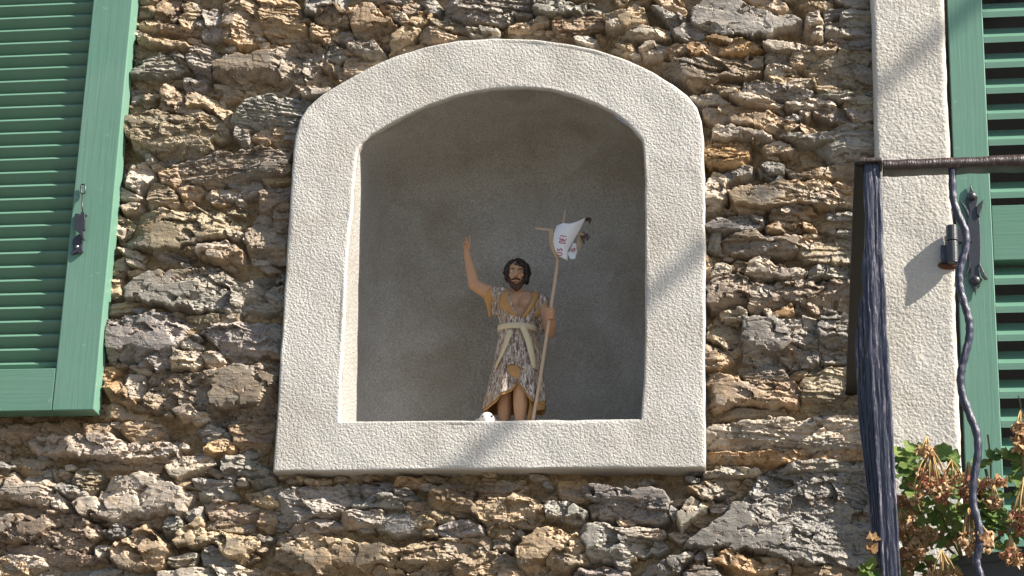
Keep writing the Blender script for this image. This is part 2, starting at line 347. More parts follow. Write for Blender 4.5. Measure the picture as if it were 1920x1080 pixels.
# ------------------------------------------------------------------ stone wall
# kind, relief in mm, outline in photo pixels on the wall plane
STONES = """
b 20 262,14 290,14 294,25 262,32
b 15 295,2 335,-8 338,25 325,40 292,38 290,22
b 22 262,-10 300,-12 294,8 262,10
t 25 337,40 345,28 358,24 372,25 380,38 378,55 360,60 337,55
t 20 348,15 362,6 372,10 374,24 350,28
t 20 260,48 285,45 300,42 303,55 290,58 262,52
t 22 302,50 340,50 380,55 380,65 345,66 305,58
g 26 380,20 400,18 415,28 420,45 420,70 400,75 385,72 381,45
t 40 422,-10 484,-12 488,30 490,60 470,82 450,88 424,75 420,50
t 38 489,2 530,-12 545,-6 562,20 572,45 570,70 530,74 518,78 493,62 490,30
t 36 259,74 290,76 330,79 355,88 340,92 320,88 262,84
b 12 255,86 320,92 300,102 290,108 254,112
g 36 248,113 300,109 330,99 343,105 355,130 335,140 300,146 248,147
g 38 352,118 365,95 380,90 395,92 410,105 412,115 396,125 395,142 385,150 370,140 358,128
g 30 348,160 352,146 365,152 382,154 385,162 375,175 350,172
p 40 402,122 430,110 460,110 490,105 520,95 560,80 600,85 612,110 645,122 648,150 620,160 590,170 540,180 480,165 430,155 400,145
t 14 405,158 470,167 478,182 430,192 412,182
b 10 248,150 300,148 345,146 342,163 320,165 300,170 248,168
t 32 308,165 318,160 332,168 350,195 345,205 300,208 306,185
t 28 350,190 370,178 400,185 415,190 430,215 433,248 420,238 402,208 385,200 352,205
y 24 333,214 352,203 375,204 387,216 360,220
g 38 436,225 455,195 470,188 520,186 560,184 590,190 570,225 552,238 500,240 447,240
w 46 568,172 600,168 630,166 615,176 590,182 570,180
g 12 245,172 262,170 270,190 250,195
b 14 243,197 275,192 300,202 290,214 243,218
y 36 240,221 270,216 290,214 330,216 400,219 420,228 430,250 420,257 395,264 400,280 370,292 345,305 320,310 290,308 252,277 240,250
p 30 332,313 360,300 390,287 410,280 440,292 455,282 505,284 548,292 545,325 500,333 460,340 430,345 410,355 385,352 380,342 336,345 333,325
t 30 300,318 330,315 335,340 325,350 303,343
w 26 232,330 245,312 270,305 282,320 284,335 270,350 258,362 236,350
w 25 228,352 250,364 265,373 250,379 228,374
g 26 276,290 284,292 288,308 276,304
y 28 286,346 315,352 335,370 325,380 290,391 279,384 281,365
t 24 337,355 375,345 382,360 375,370 345,372
t 28 385,362 455,357 450,364 390,370
g 26 390,373 450,368 445,376 395,379
g 16 440,348 485,342 492,358 470,370 455,376 455,362
p 26 492,360 545,345 542,395 487,398
p 28 465,436 482,402 541,398 536,490 470,492 464,460
b 22 490,334 545,327 545,342 500,348
g 26 445,242 460,245 472,260 470,275 455,270 442,256
t 20 475,245 535,240 540,262 500,268 475,264
b 10 510,272 555,268 552,284 515,282
g 22 538,248 560,240 558,262 532,264
t 28 228,388 245,378 262,385 264,395 235,400
y 44 226,403 250,399 300,396 360,393 455,392 458,405 450,422 440,442 400,446 340,466 300,468 240,464 225,440
w 25 221,425 232,432 228,445 219,440
y 34 340,470 350,460 380,448 388,453 382,462 360,474 345,478
w 40 360,466 425,453 430,458 425,466 380,471 370,475
t 40 380,479 400,473 445,462 455,475 458,494 400,490 382,484
g 14 290,475 340,473 355,485 350,492 315,495 298,486
w 30 225,468 245,470 268,480 265,488 240,481
w 28 242,490 262,494 266,500 245,496
t 22 212,500 235,485 240,505 228,520 212,520
t 26 208,525 225,528 222,558 206,558
g 40 238,542 260,528 285,516 340,514 375,508 405,502 425,514 445,530 535,512 532,575 500,585 440,581 370,582 330,577 260,564 240,560
t 20 209,575 240,568 300,574 300,582 240,589 208,592
g 50 203,602 240,595 290,587 320,588 344,601 352,611 340,630 328,648 325,685 290,693 240,690 202,680
w 38 326,660 379,657 377,684 360,690 322,688
w 28 342,640 355,637 380,650 380,655 345,656
y 24 352,595 430,588 450,590 450,604 400,611 372,619 350,615
b 16 350,621 376,614 370,631 345,632
g 34 380,625 400,618 440,606 530,606 522,668 440,672 415,663 408,645
w 28 380,668 395,662 413,665 421,680 390,682
t 24 387,684 420,681 425,704 410,710 397,692
p 40 275,715 285,698 300,692 360,699 395,702 440,692 520,680 518,770 480,790 400,795 330,780 280,770 272,740
w 48 330,770 345,763 370,770 388,780 378,789 340,784
o 26 193,690 225,685 222,700 205,714 192,714
o 32 197,720 225,708 240,726 245,750 262,769 245,771 215,755 203,740
w 26 241,705 265,700 270,720 262,750 250,750 240,726
t 18 188,762 215,758 240,774 268,770 280,784 240,790 188,786
w 46 40,825 85,817 120,820 160,818 210,820 240,830 265,835 290,828 320,830 335,837 325,865 290,862 200,860 160,855 100,852 70,845
b 24 160,797 205,793 210,806 200,817 160,815
t 24 225,800 260,795 300,796 306,806 262,806 235,812
b 28 238,818 260,809 295,806 306,812 290,830 260,833
b 12 -10,800 60,797 150,792 155,815 60,818 35,826 -10,830
b 18 20,866 40,858 95,866 98,884 60,890 25,885
g 12 35,889 95,886 98,905 75,905 45,900
t 22 100,885 120,882 132,890 125,905 105,900
y 30 135,905 150,885 165,880 185,890 190,900 180,915 165,934 150,922
b 14 160,864 210,864 300,870 298,885 210,894 170,878
w 44 -8,932 10,922 14,897 25,892 40,908 55,912 90,900 100,910 97,930 90,956 75,950 45,942 20,936
g 40 103,911 110,905 140,912 162,922 162,931 140,935 120,930
w 38 99,931 110,922 120,935 130,960 124,962 101,950
w 56 140,945 160,935 185,930 210,902 230,892 260,883 285,890 310,905 340,916 358,930 345,945 340,965 300,960 250,970 220,980 185,968 145,965
b 12 -8,940 40,950 80,956 75,970 40,972 -8,970
p 46 15,970 30,962 50,966 65,980 95,962 150,967 180,985 195,997 175,1015 160,1035 120,1030 60,1020 -8,1010 -8,985
p 30 -8,1016 60,1023 120,1033 160,1041 198,1050 150,1064 100,1060 80,1050 -8,1040
w 44 -5,1050 25,1043 65,1045 88,1052 92,1062 60,1075 20,1075
g 34 192,1000 205,993 225,984 240,995 235,1005 210,1012
t 54 205,1026 240,1010 270,985 290,1000 305,1018 318,1021 318,1040 300,1065 260,1072 225,1060 210,1045
w 30 182,1028 200,1025 202,1040 185,1050
b 18 182,966 215,981 255,972 300,966 318,969 300,988 270,984 235,988 195,984
g 36 310,980 318,969 335,970 345,990 335,1001 310,999
w 40 320,1046 360,1036 370,1041 365,1060 330,1062 315,1058
w 50 300,1075 380,1066 480,1065 482,1092 300,1095
g 22 200,1062 255,1074 305,1068 300,1092 150,1095 112,1076
w 36 -10,1066 16,1066 16,1090 -10,1090
o 32 385,846 400,829 425,828 440,836 435,850 385,853
g 24 370,806 400,800 420,808 410,816 380,820
g 20 380,823 430,813 432,824 385,829
b 22 432,800 515,786 512,830 490,850 447,848
w 42 316,877 345,861 395,856 402,868 370,885 340,898 325,892
g 36 415,870 425,856 460,855 480,870 512,886 512,905 480,908 455,900 445,890 435,895 418,885
g 36 365,903 400,900 433,903 435,912 380,920 368,915
g 20 372,926 430,920 440,930 420,939 380,938
t 32 460,931 500,921 522,916 525,945 505,952 475,942
b 18 302,892 360,906 368,926 348,944 312,905
g 28 345,968 375,950 380,970 360,980
p 24 382,941 450,946 520,955 515,978 480,984 400,974 382,960
t 48 330,1015 340,1000 375,974 385,995 388,1005 420,998 440,1002 470,1006 485,1020 488,1030 470,1035 465,1050 430,1045 400,1020 365,1025 335,1020
b 26 382,980 430,975 470,986 475,1000 420,996 390,1000
g 26 383,1036 400,1029 470,1050 450,1060 385,1065
b 18 490,960 515,955 520,980 500,1000 487,990
g 34 520,926 545,916 600,911 665,906 670,920 660,945 620,965 580,975 555,985 515,990 510,980
g 24 546,1001 580,976 600,973 625,980 640,986 600,1000 560,1009
t 46 490,1072 520,1032 560,1011 600,1009 640,1016 720,1020 750,1030 820,1011 880,1016 915,1031 900,1050 850,1060 860,1092 490,1095
b 30 902,1032 960,1041 983,1060 975,1080 890,1092 862,1090 856,1064
g 36 668,935 700,930 735,933 757,945 755,952 700,950 665,950
g 38 642,965 668,960 716,957 712,983 645,985
g 36 740,920 765,918 778,935 770,942 745,940 738,933
g 24 672,915 700,906 740,911 720,928 685,930
o 24 750,901 800,896 810,905 770,915 740,912
b 32 822,916 835,906 880,906 886,940 895,958 850,968 820,955 800,940
t 38 886,960 900,936 960,935 975,922 1015,945 1022,970 1000,988 930,985 895,975
b 24 900,902 985,906 970,920 955,933 900,933
t 28 763,972 790,970 815,980 812,990 785,990
g 22 720,966 760,960 790,991 793,1000 740,1004 715,990
b 18 762,956 815,958 850,972 835,980 790,967
b 18 762,944 800,943 816,954 765,954
g 34 826,986 845,979 880,978 905,992 908,1000 870,1005 840,1010 826,1002
b 28 910,990 960,985 970,1005 960,1015 920,1005
b 20 845,1012 905,1004 955,1017 960,1035 918,1030 880,1014
b 22 795,990 822,990 822,1005 795,1003
t 36 935,1076 945,1068 970,1075 980,1095 930,1095
g 40 1018,945 1040,940 1080,945 1100,965 1095,975 1080,980 1050,970 1025,965
o 18 1045,906 1090,901 1108,938 1075,943 1050,935
g 40 1090,922 1105,912 1140,915 1160,920 1240,922 1258,940 1255,970 1240,982 1200,980 1160,972 1130,978 1120,950
g 26 1106,950 1122,945 1128,964 1112,970
t 52 965,1030 990,1006 1020,990 1060,998 1085,1005 1100,1025 1105,1040 1098,1055 1050,1070 990,1080 975,1060
g 38 1072,995 1120,985 1170,990 1190,1005 1240,1012 1255,1030 1200,1045 1150,1050 1106,1048 1099,1020
w 50 1165,999 1185,994 1245,998 1248,1003 1230,1010 1180,1005
g 32 1260,945 1270,955 1265,975 1258,965
w 50 1274,960 1290,945 1310,935 1320,945 1320,965 1295,975 1280,995 1275,980
g 46 1205,1076 1240,1051 1280,1040 1305,1042 1300,1050 1270,1070 1230,1090
g 40 1075,1092 1090,1070 1130,1068 1180,1076 1185,1095
g 32 1155,1058 1178,1053 1178,1065 1160,1067
g 38 1305,1046 1321,1031 1324,1045 1312,1062
w 44 1327,1031 1333,1028 1336,1058 1331,1058
g 48 1282,1076 1310,1063 1340,1068 1358,1085 1330,1095 1285,1095
o 44 1336,1056 1355,1036 1365,1031 1385,1041 1415,1055 1435,1062 1410,1075 1370,1069
G 34 1425,892 1470,882 1540,884 1625,878 1700,890 1700,1040 1600,1060 1500,1058 1470,1044 1400,1030 1340,1029 1287,1029 1310,1005 1350,976 1380,946 1410,921
t 32 1425,1042 1470,1048 1475,1058 1440,1080 1397,1076 1438,1062
t 36 1462,1062 1480,1062 1475,1080 1462,1080
b 14 1490,1062 1600,1065 1700,1052 1700,1095 1490,1095
b 26 1325,905 1360,896 1385,905 1385,920 1360,935 1320,935 1290,920
w 44 1322,889 1350,881 1380,878 1420,882 1415,888 1370,891 1325,893
w 42 1337,949 1368,944 1362,955 1350,962 1336,958
b 14 1395,891 1420,892 1408,920 1390,932 1372,940 1388,920
b 24 1290,977 1340,962 1360,966 1310,1000 1285,1010 1280,996
t 48 1318,705 1345,699 1370,706 1395,718 1440,715 1460,722 1490,718 1502,735 1495,755 1485,762 1400,758 1345,765 1318,775
b 24 1318,776 1400,770 1470,770 1480,780 1440,790 1318,792
w 38 1318,813 1360,801 1420,791 1480,789 1500,796 1540,779 1600,781 1680,785 1680,842 1570,838 1480,848 1400,847 1318,854
o 34 1318,855 1400,849 1460,850 1520,840 1570,842 1640,846 1640,860 1560,862 1470,868 1400,872 1318,872
g 32 1440,886 1480,873 1550,864 1620,866 1618,878 1540,881
y 22 1500,722 1510,700 1580,690 1680,690 1680,775 1605,777 1530,778 1505,765
g 46 1394,615 1396,601 1430,602 1460,593 1500,595 1532,600 1535,618 1532,682 1460,692 1395,692
y 24 1385,692 1470,694 1480,712 1400,716
g 42 1537,597 1555,586 1580,600 1640,605 1640,684 1535,681
y 28 1328,613 1345,603 1390,605 1390,660 1375,680 1360,655 1330,640
t 40 1318,646 1345,655 1365,660 1370,680 1355,692 1318,690
p 40 1328,546 1345,521 1380,515 1405,530 1440,536 1480,531 1520,526 1525,536 1570,522 1600,530 1640,560 1640,582 1530,585 1480,580 1420,584 1345,589 1328,570
w 48 1352,589 1385,583 1397,588 1395,598 1360,600
w 52 1434,582 1440,583 1448,596 1443,597
o 52 1450,592 1485,588 1480,592 1452,596
o 48 1465,581 1480,574 1485,585 1470,588
w 40 1335,515 1345,499 1357,491 1372,505 1360,520 1340,522
w 48 1395,515 1405,495 1430,485 1445,491 1465,505 1458,515 1430,520
w 46 1455,516 1466,506 1500,508 1512,515 1500,522 1475,525
g 34 1515,513 1522,501 1555,500 1640,506 1640,524 1540,519 1515,525
t 32 1318,480 1340,490 1333,510 1335,530 1318,540
b 24 1370,502 1390,491 1403,496 1392,514 1375,512
w 46 1328,340 1340,322 1358,328 1360,355 1362,375 1350,390 1335,400 1318,402 1318,362
g 30 1362,326 1370,316 1395,310 1410,315 1408,330 1385,336 1362,346
g 36 1425,316 1440,306 1468,310 1468,325 1455,330 1430,325
t 48 1367,365 1390,360 1430,352 1450,342 1480,338 1540,340 1650,345 1650,387 1540,386 1500,379 1470,385 1430,388 1400,385 1378,385
b 28 1377,387 1395,384 1440,392 1430,400 1370,408 1362,400
b 32 1450,389 1500,386 1530,399 1500,404 1450,402
b 22 1445,404 1510,407 1520,414 1445,415
g 42 1322,426 1345,416 1400,405 1428,408 1430,425 1410,432 1340,436
o 36 1440,425 1455,416 1490,418 1520,427 1530,435 1480,438 1440,436
p 44 1355,456 1365,446 1400,438 1420,441 1440,449 1480,446 1520,456 1525,468 1500,475 1450,480 1400,480 1358,472
g 32 1550,401 1590,400 1640,408 1580,414 1552,412
b 22 1530,420 1640,416 1640,428 1540,430
g 24 1575,433 1640,432 1640,452 1570,442
y 26 1500,470 1520,460 1560,442 1575,442 1640,462 1640,498 1540,498 1510,494
w 36 1520,480 1535,472 1540,480 1535,490
g 26 1325,441 1352,440 1352,475 1330,470
b 16 1500,328 1600,302 1650,300 1650,342 1480,334 1475,320
o 42 1318,268 1375,270 1400,280 1405,295 1390,310 1355,318 1330,312 1318,300
w 46 1338,245 1345,238 1370,240 1400,250 1430,250 1450,261 1420,262 1380,262 1350,265 1338,260
t 46 1370,225 1390,218 1420,216 1460,222 1480,232 1520,238 1560,248 1550,252 1500,250 1460,254 1440,249 1410,240 1375,233
g 38 1460,257 1500,253 1550,255 1560,265 1530,268 1480,263
t 30 1430,276 1460,265 1490,280 1485,290 1440,290
g 24 1530,252 1600,232 1655,240 1655,285 1560,300 1540,280
w 40 1295,185 1340,180 1368,195 1350,200 1310,192
w 44 1372,180 1400,178 1440,188 1466,198 1460,202 1420,195 1385,188
t 46 1325,170 1332,166 1380,168 1388,175 1340,177
b 18 1316,206 1368,203 1400,206 1460,203 1468,215 1440,219 1380,215 1370,238 1340,235 1318,222
w 42 1475,199 1510,195 1520,190 1560,195 1565,202 1530,207 1480,205
g 34 1390,175 1400,163 1450,160 1490,166 1530,176 1528,185 1490,190 1440,187 1400,179
t 36 1440,150 1480,150 1525,150 1528,165 1500,170 1450,160
b 28 1530,165 1560,163 1575,168 1565,174 1535,175
g 38 1530,179 1570,173 1612,178 1650,184 1650,192 1570,190 1530,188
g 28 1525,216 1560,206 1650,214 1650,226 1580,230 1545,225
t 20 1590,197 1650,194 1650,213 1600,210
y 38 1235,118 1280,113 1340,110 1390,104 1430,104 1435,120 1425,140 1400,145 1360,149 1330,154 1290,150 1260,145
b 24 1290,158 1340,152 1390,150 1392,164 1330,165 1300,174
y 24 1437,108 1460,101 1540,103 1560,96 1655,90 1655,155 1570,158 1535,153 1500,135 1460,128 1440,121
t 40 1484,118 1495,114 1508,122 1500,128 1486,126
w 40 1438,126 1460,122 1490,140 1460,144 1436,138
g 60 1295,40 1312,8 1340,2 1380,4 1420,20 1450,30 1480,28 1502,40 1485,51 1460,58 1440,66 1400,66 1380,60 1340,67 1305,50
g 26 1280,72 1290,47 1345,70 1360,71 1340,75 1300,82
o 38 1255,96 1310,85 1330,75 1350,73 1400,80 1430,92 1400,102 1340,106 1290,109
w 52 1434,82 1470,83 1510,92 1508,98 1450,95 1436,90
w 42 1515,30 1520,27 1535,28 1542,45 1540,75 1520,72 1510,55
t 30 1500,15 1530,8 1560,8 1555,18 1515,22
g 24 1545,25 1580,19 1572,30 1545,38
g 26 1577,30 1590,20 1655,20 1655,46 1580,48
g 26 1547,51 1655,49 1655,64 1560,74 1545,68
g 20 1560,-8 1655,-8 1655,18 1590,17
g 26 1545,86 1560,77 1655,68 1655,88 1560,94 1520,101
w 38 1528,93 1555,86 1568,90 1563,97 1535,102
t 24 1440,-8 1470,8 1478,22 1455,28 1420,14 1390,-8
g 38 838,35 840,8 860,-10 1000,-10 998,27 960,28 950,45 880,46 852,40
g 42 1006,-10 1040,-10 1060,9 1130,12 1130,18 1080,28 1030,30 1005,20
t 36 955,56 980,48 1030,28 1030,45 1010,52 990,60 960,66
b 32 1042,50 1055,40 1090,32 1128,26 1136,44 1100,65 1075,76 1050,71 1040,60
t 40 1132,30 1170,20 1208,15 1210,45 1195,56 1150,44
w 46 1140,46 1170,38 1178,45 1150,54
w 50 1162,58 1210,55 1245,58 1244,68 1200,72 1170,66
g 42 1226,16 1240,15 1280,38 1300,56 1298,78 1280,80 1265,65 1252,45
t 36 1150,90 1155,78 1180,78 1190,100 1170,105 1150,98
w 36 1080,76 1100,72 1116,78 1110,86 1085,82
w 40 1200,96 1220,82 1258,92 1240,103 1215,105
t 30 1250,100 1262,88 1298,86 1310,100 1300,109 1260,110
t 28 1248,62 1258,60 1262,72 1250,75
b 22 1150,-10 1225,-10 1215,10 1160,16
t 30 1224,-10 1262,-10 1290,25 1284,36 1240,13
b 16 955,72 1035,66 1085,80 1010,84
t 54 647,20 660,5 690,8 710,18 725,30 745,45 748,55 735,65 730,80 700,78 668,70 662,50 655,35
b 34 588,40 595,20 620,15 648,22 658,40 655,58 630,60 605,50
g 36 572,10 590,-8 640,-8 642,12 600,15 590,28 575,25
t 38 582,55 587,47 600,50 615,65 628,80 615,85 600,78 585,68
g 26 635,65 655,61 662,75 650,80 635,75
g 32 612,90 620,85 645,95 650,110 635,118 615,115
w 46 653,86 665,79 700,80 715,92 722,103 700,108 670,105 657,95
t 26 650,112 665,109 700,111 715,109 700,125 670,145 645,140
t 48 738,75 745,65 765,48 785,28 800,14 810,18 808,32 790,48 770,75 750,92 730,102
b 30 715,18 740,12 752,18 735,30 722,28
w 38 730,29 745,22 760,28 766,38 755,48 742,40
b 24 754,18 770,2 790,15 785,27 765,34
g 32 680,-10 775,-10 760,6 700,7
t 36 785,70 800,59 830,60 850,70 880,65 885,71 840,80 790,78
y 32 792,50 810,41 840,41 860,50 880,50 878,62 845,60 800,56
g 28 788,5 812,0 826,18 820,28 810,26 801,11
w 40 880,60 900,58 935,60 935,70 890,72
t 24 735,96 770,86 800,81 785,92 750,103
"""
PAL = {'g': (0.300, 0.284, 0.262), 'G': (0.270, 0.257, 0.238), 't': (0.43, 0.335, 0.232), 'b': (0.300, 0.230, 0.155),
       'o': (0.42, 0.285, 0.160), 'p': (0.285, 0.232, 0.185), 'w': (0.50, 0.442, 0.370), 'y': (0.305, 0.258, 0.190)}
RELIEF = 0.72
CELL = 0.0020

def stone_field(P, poly, p, seed, kind):
    """height above the mortar plane for points P (x, z) of one stone"""
    rs = np.random.RandomState(seed)
    x, z = P[:, 0], P[:, 1]
    cx, cz = poly.mean(0); lo = poly.min(0); hi = poly.max(0); wx, wz = hi - lo
    mn = min(wx, wz)
    wob = min(0.007, 0.14 * mn)
    Q = P + np.stack([fbm(x * 60, z * 60, seed, 3) * wob, fbm(x * 60 + 50, z * 60, seed + 7, 3) * wob], 1)
    d = poly_sd(Q, poly)
    d = d + 0.0050                                   # joints are tight
    r = min(0.22 * mn, 0.0068)
    t = np.clip(d / r, 0, 1)
    prof = 1 - (1 - t) ** 2.6
    # chiselled planes
    ang = rs.uniform(-0.35, 0.35)                   # bedding direction
    ca, sa = math.cos(ang * 0.5), math.sin(ang * 0.5)
    xb = (x - cx) * ca + (z - cz) * sa; zb = -(x - cx) * sa + (z - cz) * ca
    th = rs.uniform(0, 2 * math.pi); sl = rs.uniform(0.05, 0.38)
    if rs.rand() < 0.7: th = rs.uniform(0.1, 1.4)     # many lean back towards the sky
    tilt = -sl * (math.cos(th) * (xb - 0) + math.sin(th) * zb)
    facet = np.clip(tilt, -0.55 * p, 0.6 * p)
    for i in range(rs.randint(1, 4)):                 # chisel cuts near the rim
        th = rs.uniform(0, 2 * math.pi); sl = rs.uniform(0.5, 1.5)
        dv = math.cos(th) * xb + math.sin(th) * zb
        reach = abs(math.cos(th)) * wx * 0.5 + abs(math.sin(th)) * wz * 0.5
        facet = np.minimum(facet, -sl * (dv - reach * rs.uniform(0.45, 0.9)) + rs.uniform(-0.004, 0.004))
    if rs.rand() < 0.62 and wz > 0.018:               # broken underside falling back to the bed
        facet = np.minimum(facet, rs.uniform(0.55, 1.25) * (zb + wz * rs.uniform(0.02, 0.28) + fbm(xb * 30, zb * 8, seed + 71, 3) * 0.004) + 0.004)
    facet = np.clip(facet, -0.80 * p, 0.7 * p)
    # split faces: chipped flakes, two sizes
    def chips(sx, sz, slope, lev, sd):
        qx, qz = xb / sx + fbm(xb * 40, zb * 40, sd + 2, 2) * 0.35, zb / sz + fbm(xb * 40 + 9, zb * 40, sd + 4, 2) * 0.35
        ix, iz = np.floor(qx), np.floor(qz); best = np.full(len(P), 9.0); hh = np.zeros(len(P))
        for a in (-1, 0, 1):
            for b in (-1, 0, 1):
                jx, jz = ix + a, iz + b
                ox, oz = jx + hash2(jx, jz, sd), jz + hash2(jx, jz, sd + 1)
                dx, dz = qx - ox, qz - oz; dist = dx * dx + dz * dz
                gx_, gz_ = (hash2(jx, jz, sd + 5) - 0.6) * 2, (hash2(jx, jz, sd + 6) - 0.62) * 2
                val = (gx_ * dx * sx + gz_ * dz * sz) * slope + (hash2(jx, jz, sd + 7) - 0.5) * lev
                m_ = dist < best; best = np.where(m_, dist, best); hh = np.where(m_, val, hh)
        return hh
    chip = chips(0.060, 0.028, 0.34, 0.0070, seed + 41) + chips(0.021, 0.0095, 0.36, 0.0026, seed + 51) + chips(0.0085, 0.0050, 0.34, 0.0010, seed + 61)
    # layered cleavage: shelves along the bedding, upper faces leaning to the sky
    lt = rs.uniform(0.0055, 0.0115)
    u = zb / lt + fbm(xb * 9, zb * 24, seed + 3, 4) * 2.2
    stp = u - np.floor(u)
    lev = hash2(np.floor(u), np.floor(xb * 4 + fbm(xb * 20, zb * 20, seed + 5, 2)), seed) - 0.5
    lay = {'G': 0.45, 'w': 0.8, 't': 0.8, 'g': 1.0, 'y': 1.2, 'p': 0.7, 'b': 0.8, 'o': 0.8}[kind] * rs.choice([0.12, 0.25, 0.5, 0.9, 1.3])
    strata = lay * (lev * 0.0062 - (stp - 0.5) * 0.0048)
    strata += chip * (1.25 - 0.55 * min(lay, 1))
    rough = fbm(x * 24, z * 42, seed + 11, 5, 0.55) * 0.0050 + fbm(x * 210, z * 260, seed + 17, 2) * 0.0009
    h = prof * (p + facet + (strata + rough) * np.clip(p / 0.03, 0.55, 1.25))
    h = np.minimum(h, 0.036 + 0.1 * (h - 0.036))
    h = np.where(d < 0, d * 2.5, h)
    return d, h

wall = thing("stone_wall", "rough rubble wall of grey and tan schist stones in earthy mortar around the niche", "wall",
             (0, 0.0, 0.0))

NSTONE = 0
def build_stone(kind, p, poly_px, seed, collect=None):
    global NSTONE
    p = p * 0.001 * RELIEF
    w3 = WA(poly_px, p * 0.6)
    poly = w3[:, [0, 2]]
    rs = np.random.RandomState(seed + 99)
    pad = 0.007
    lo = poly.min(0) - pad; hi = poly.max(0) + pad
    nx = int((hi[0] - lo[0]) / CELL) + 2; nz = int((hi[1] - lo[1]) / CELL) + 2
    gx = lo[0] + np.arange(nx) * CELL; gz = lo[1] + np.arange(nz) * CELL
    X, Z = np.meshgrid(gx, gz); P = np.stack([X.ravel(), Z.ravel()], 1)
    d, h = stone_field(P, poly, p, seed, kind)
    keep = d > -0.0052
    F = grid_faces(nz, nx)
    F = F[keep[F].all(1)]
    used = np.unique(F); remap = np.full(len(P), -1); remap[used] = np.arange(len(used))
    V = np.stack([P[:, 0], -h, P[:, 1]], 1)[used]
    # undercut: lean the steep rims sideways so that edges are not straight extrusions
    V[:, 0] += fbm(V[:, 1] * 70 + seed, V[:, 2] * 50, seed + 23, 2) * 0.0025
    V[:, 2] += fbm(V[:, 1] * 70 - seed, V[:, 0] * 50, seed + 29, 2) * 0.0030
    F = remap[F]
    c = np.array(PAL[kind]); c = c * min(rs.uniform(0.98, 1.24), 0.56 / c.max()) * (1 + rs.uniform(-0.025, 0.025, 3))
    if collect is not None:
        collect[0].append(V); collect[1].append(F + collect[2]); collect[2] += len(V); return
    o = mesh("stone", V, F, M['stone'], wall, False, origin=(poly[:, 0].mean(), 0, poly[:, 1].mean()))
    o.color = (*c, 1); NSTONE += 1

for i, ln in enumerate([l for l in STONES.strip().split("\n") if l.strip()]):
    w = ln.split()
    build_stone(w[0], float(w[1]), [tuple(map(float, q.split(","))) for q in w[2:]], 100 + i * 37)

# ---- mortar bed behind the stones: one rough sheet with openings for the niche and the window
FR_OUT = [(512, 884), (520, 760), (527, 640), (535, 520), (541, 420), (546, 330), (549, 285), (553, 252), (561, 225), (576, 201),
          (602, 178), (640, 155), (690, 126), (740, 104), (800, 87), (860, 76), (930, 71), (1000, 73), (1060, 80), (1120, 93),
          (1180, 113), (1225, 135), (1260, 156), (1288, 178), (1306, 200), (1315, 225), (1319, 260), (1321, 330), (1322, 480),
          (1322, 640), (1322, 760), (1322, 876)]
FR_IN = [(636, 790), (640, 700), (645, 600), (650, 500), (656, 420), (664, 340), (668, 300), (671, 280), (679, 268), (694, 255),
         (716, 241), (742, 226), (775, 210), (806, 196), (842, 184), (880, 174), (930, 167), (985, 165), (1030, 168), (1075, 179),
         (1118, 195), (1150, 212), (1176, 232), (1194, 250), (1204, 262), (1207, 280), (1208, 310), (1209, 370), (1209, 480),
         (1209, 620), (1206, 720), (1202, 786)]
fin = WA(FR_IN, 0.0)[:, [0, 2]]; fout = WA(FR_OUT, 0.0)[:, [0, 2]]
hole = fin * 0.6 + fout * 0.4
x0, x1 = W(-330, 540)[0], W(2300, 540)[0]; z0, z1 = W(960, 1400)[2], W(960, -330)[2]
mc = 0.0028
nx = int((x1 - x0) / mc); nz = int((z1 - z0) / mc)
X, Z = np.meshgrid(np.linspace(x0, x1, nx), np.linspace(z0, z1, nz)); P = np.stack([X.ravel(), Z.ravel()], 1)
xx, zz = P[:, 0], P[:, 1]
hm = fbm(xx * 16, zz * 22, 5, 4) * 0.010 + fbm(xx * 60, zz * 90, 9, 5, 0.58) * 0.0075 + (ridged(xx * 36, zz * 60, 21, 4) - 0.5) * 0.008
hm += np.clip(fbm(xx * 120, zz * 130, 31, 2), 0.1, 1) * 0.006
win_x0 = W(1720, 540)[0]
inside_hole = poly_sd(P, hole) > 0
keep = ~(inside_hole | (xx > win_x0))
F = grid_faces(nz, nx); F = F[keep[F].all(1)]
used = np.unique(F); rm = np.full(len(P), -1); rm[used] = np.arange(len(used))
mortar = mesh("mortar", np.stack([xx, -hm + 0.006, zz], 1)[used], rm[F], M['mortar'], wall, False, origin=(0, 0, ZC))
mortar['kind'] = 'stuff'

# ---- little stones wedged in the joints, and the wall beyond the picture: joined, too many and too small to pick apart
taken = [np.array([tuple(map(float, q.split(","))) for q in l.split()[2:]]) for l in STONES.strip().split("\n") if l.strip()]
def free(px, py, m):
    q = np.array([[px, py]], float)
    for t in taken:
        if t[:, 0].min() - m < px < t[:, 0].max() + m and t[:, 1].min() - m < py < t[:, 1].max() + m:
            if poly_sd(q, t)[0] > -m * 0.15: return False
    if poly_sd(q, np.array(FR_OUT, float))[0] > -2: return False
    return True
rng = random.Random(77)
buckets = {k: [[], [], 0] for k in 'tgbw'}
n_small = 0
for t in range(5200):
    px = rng.uniform(-60, 1660); py = rng.uniform(-40, 1110)
    if not free(px, py, 5): continue
    r = rng.choice([4, 5, 6, 7, 9, 11]); asp = rng.uniform(1.5, 4.0); a0 = rng.uniform(-0.3, 0.3); k = rng.choice([4, 4, 5])
    poly = []
    for j in range(k):
        q = 2 * math.pi * j / k + rng.uniform(-0.3, 0.3); rr = r * rng.uniform(0.7, 1.1)
        ex, ey = math.cos(q) * rr * asp ** 0.6, math.sin(q) * rr / asp ** 0.4
        poly.append((px + ex * math.cos(a0) - ey * math.sin(a0), py + ex * math.sin(a0) + ey * math.cos(a0)))
    build_stone(rng.choice('ttgbw'), rng.uniform(6, 9) if (px < 215 and py < 790) else rng.uniform(14, 30), poly, 9000 + t, buckets[rng.choice('ttgbw')])
    taken.append(np.array(poly)); n_small += 1
    if n_small > 420: break
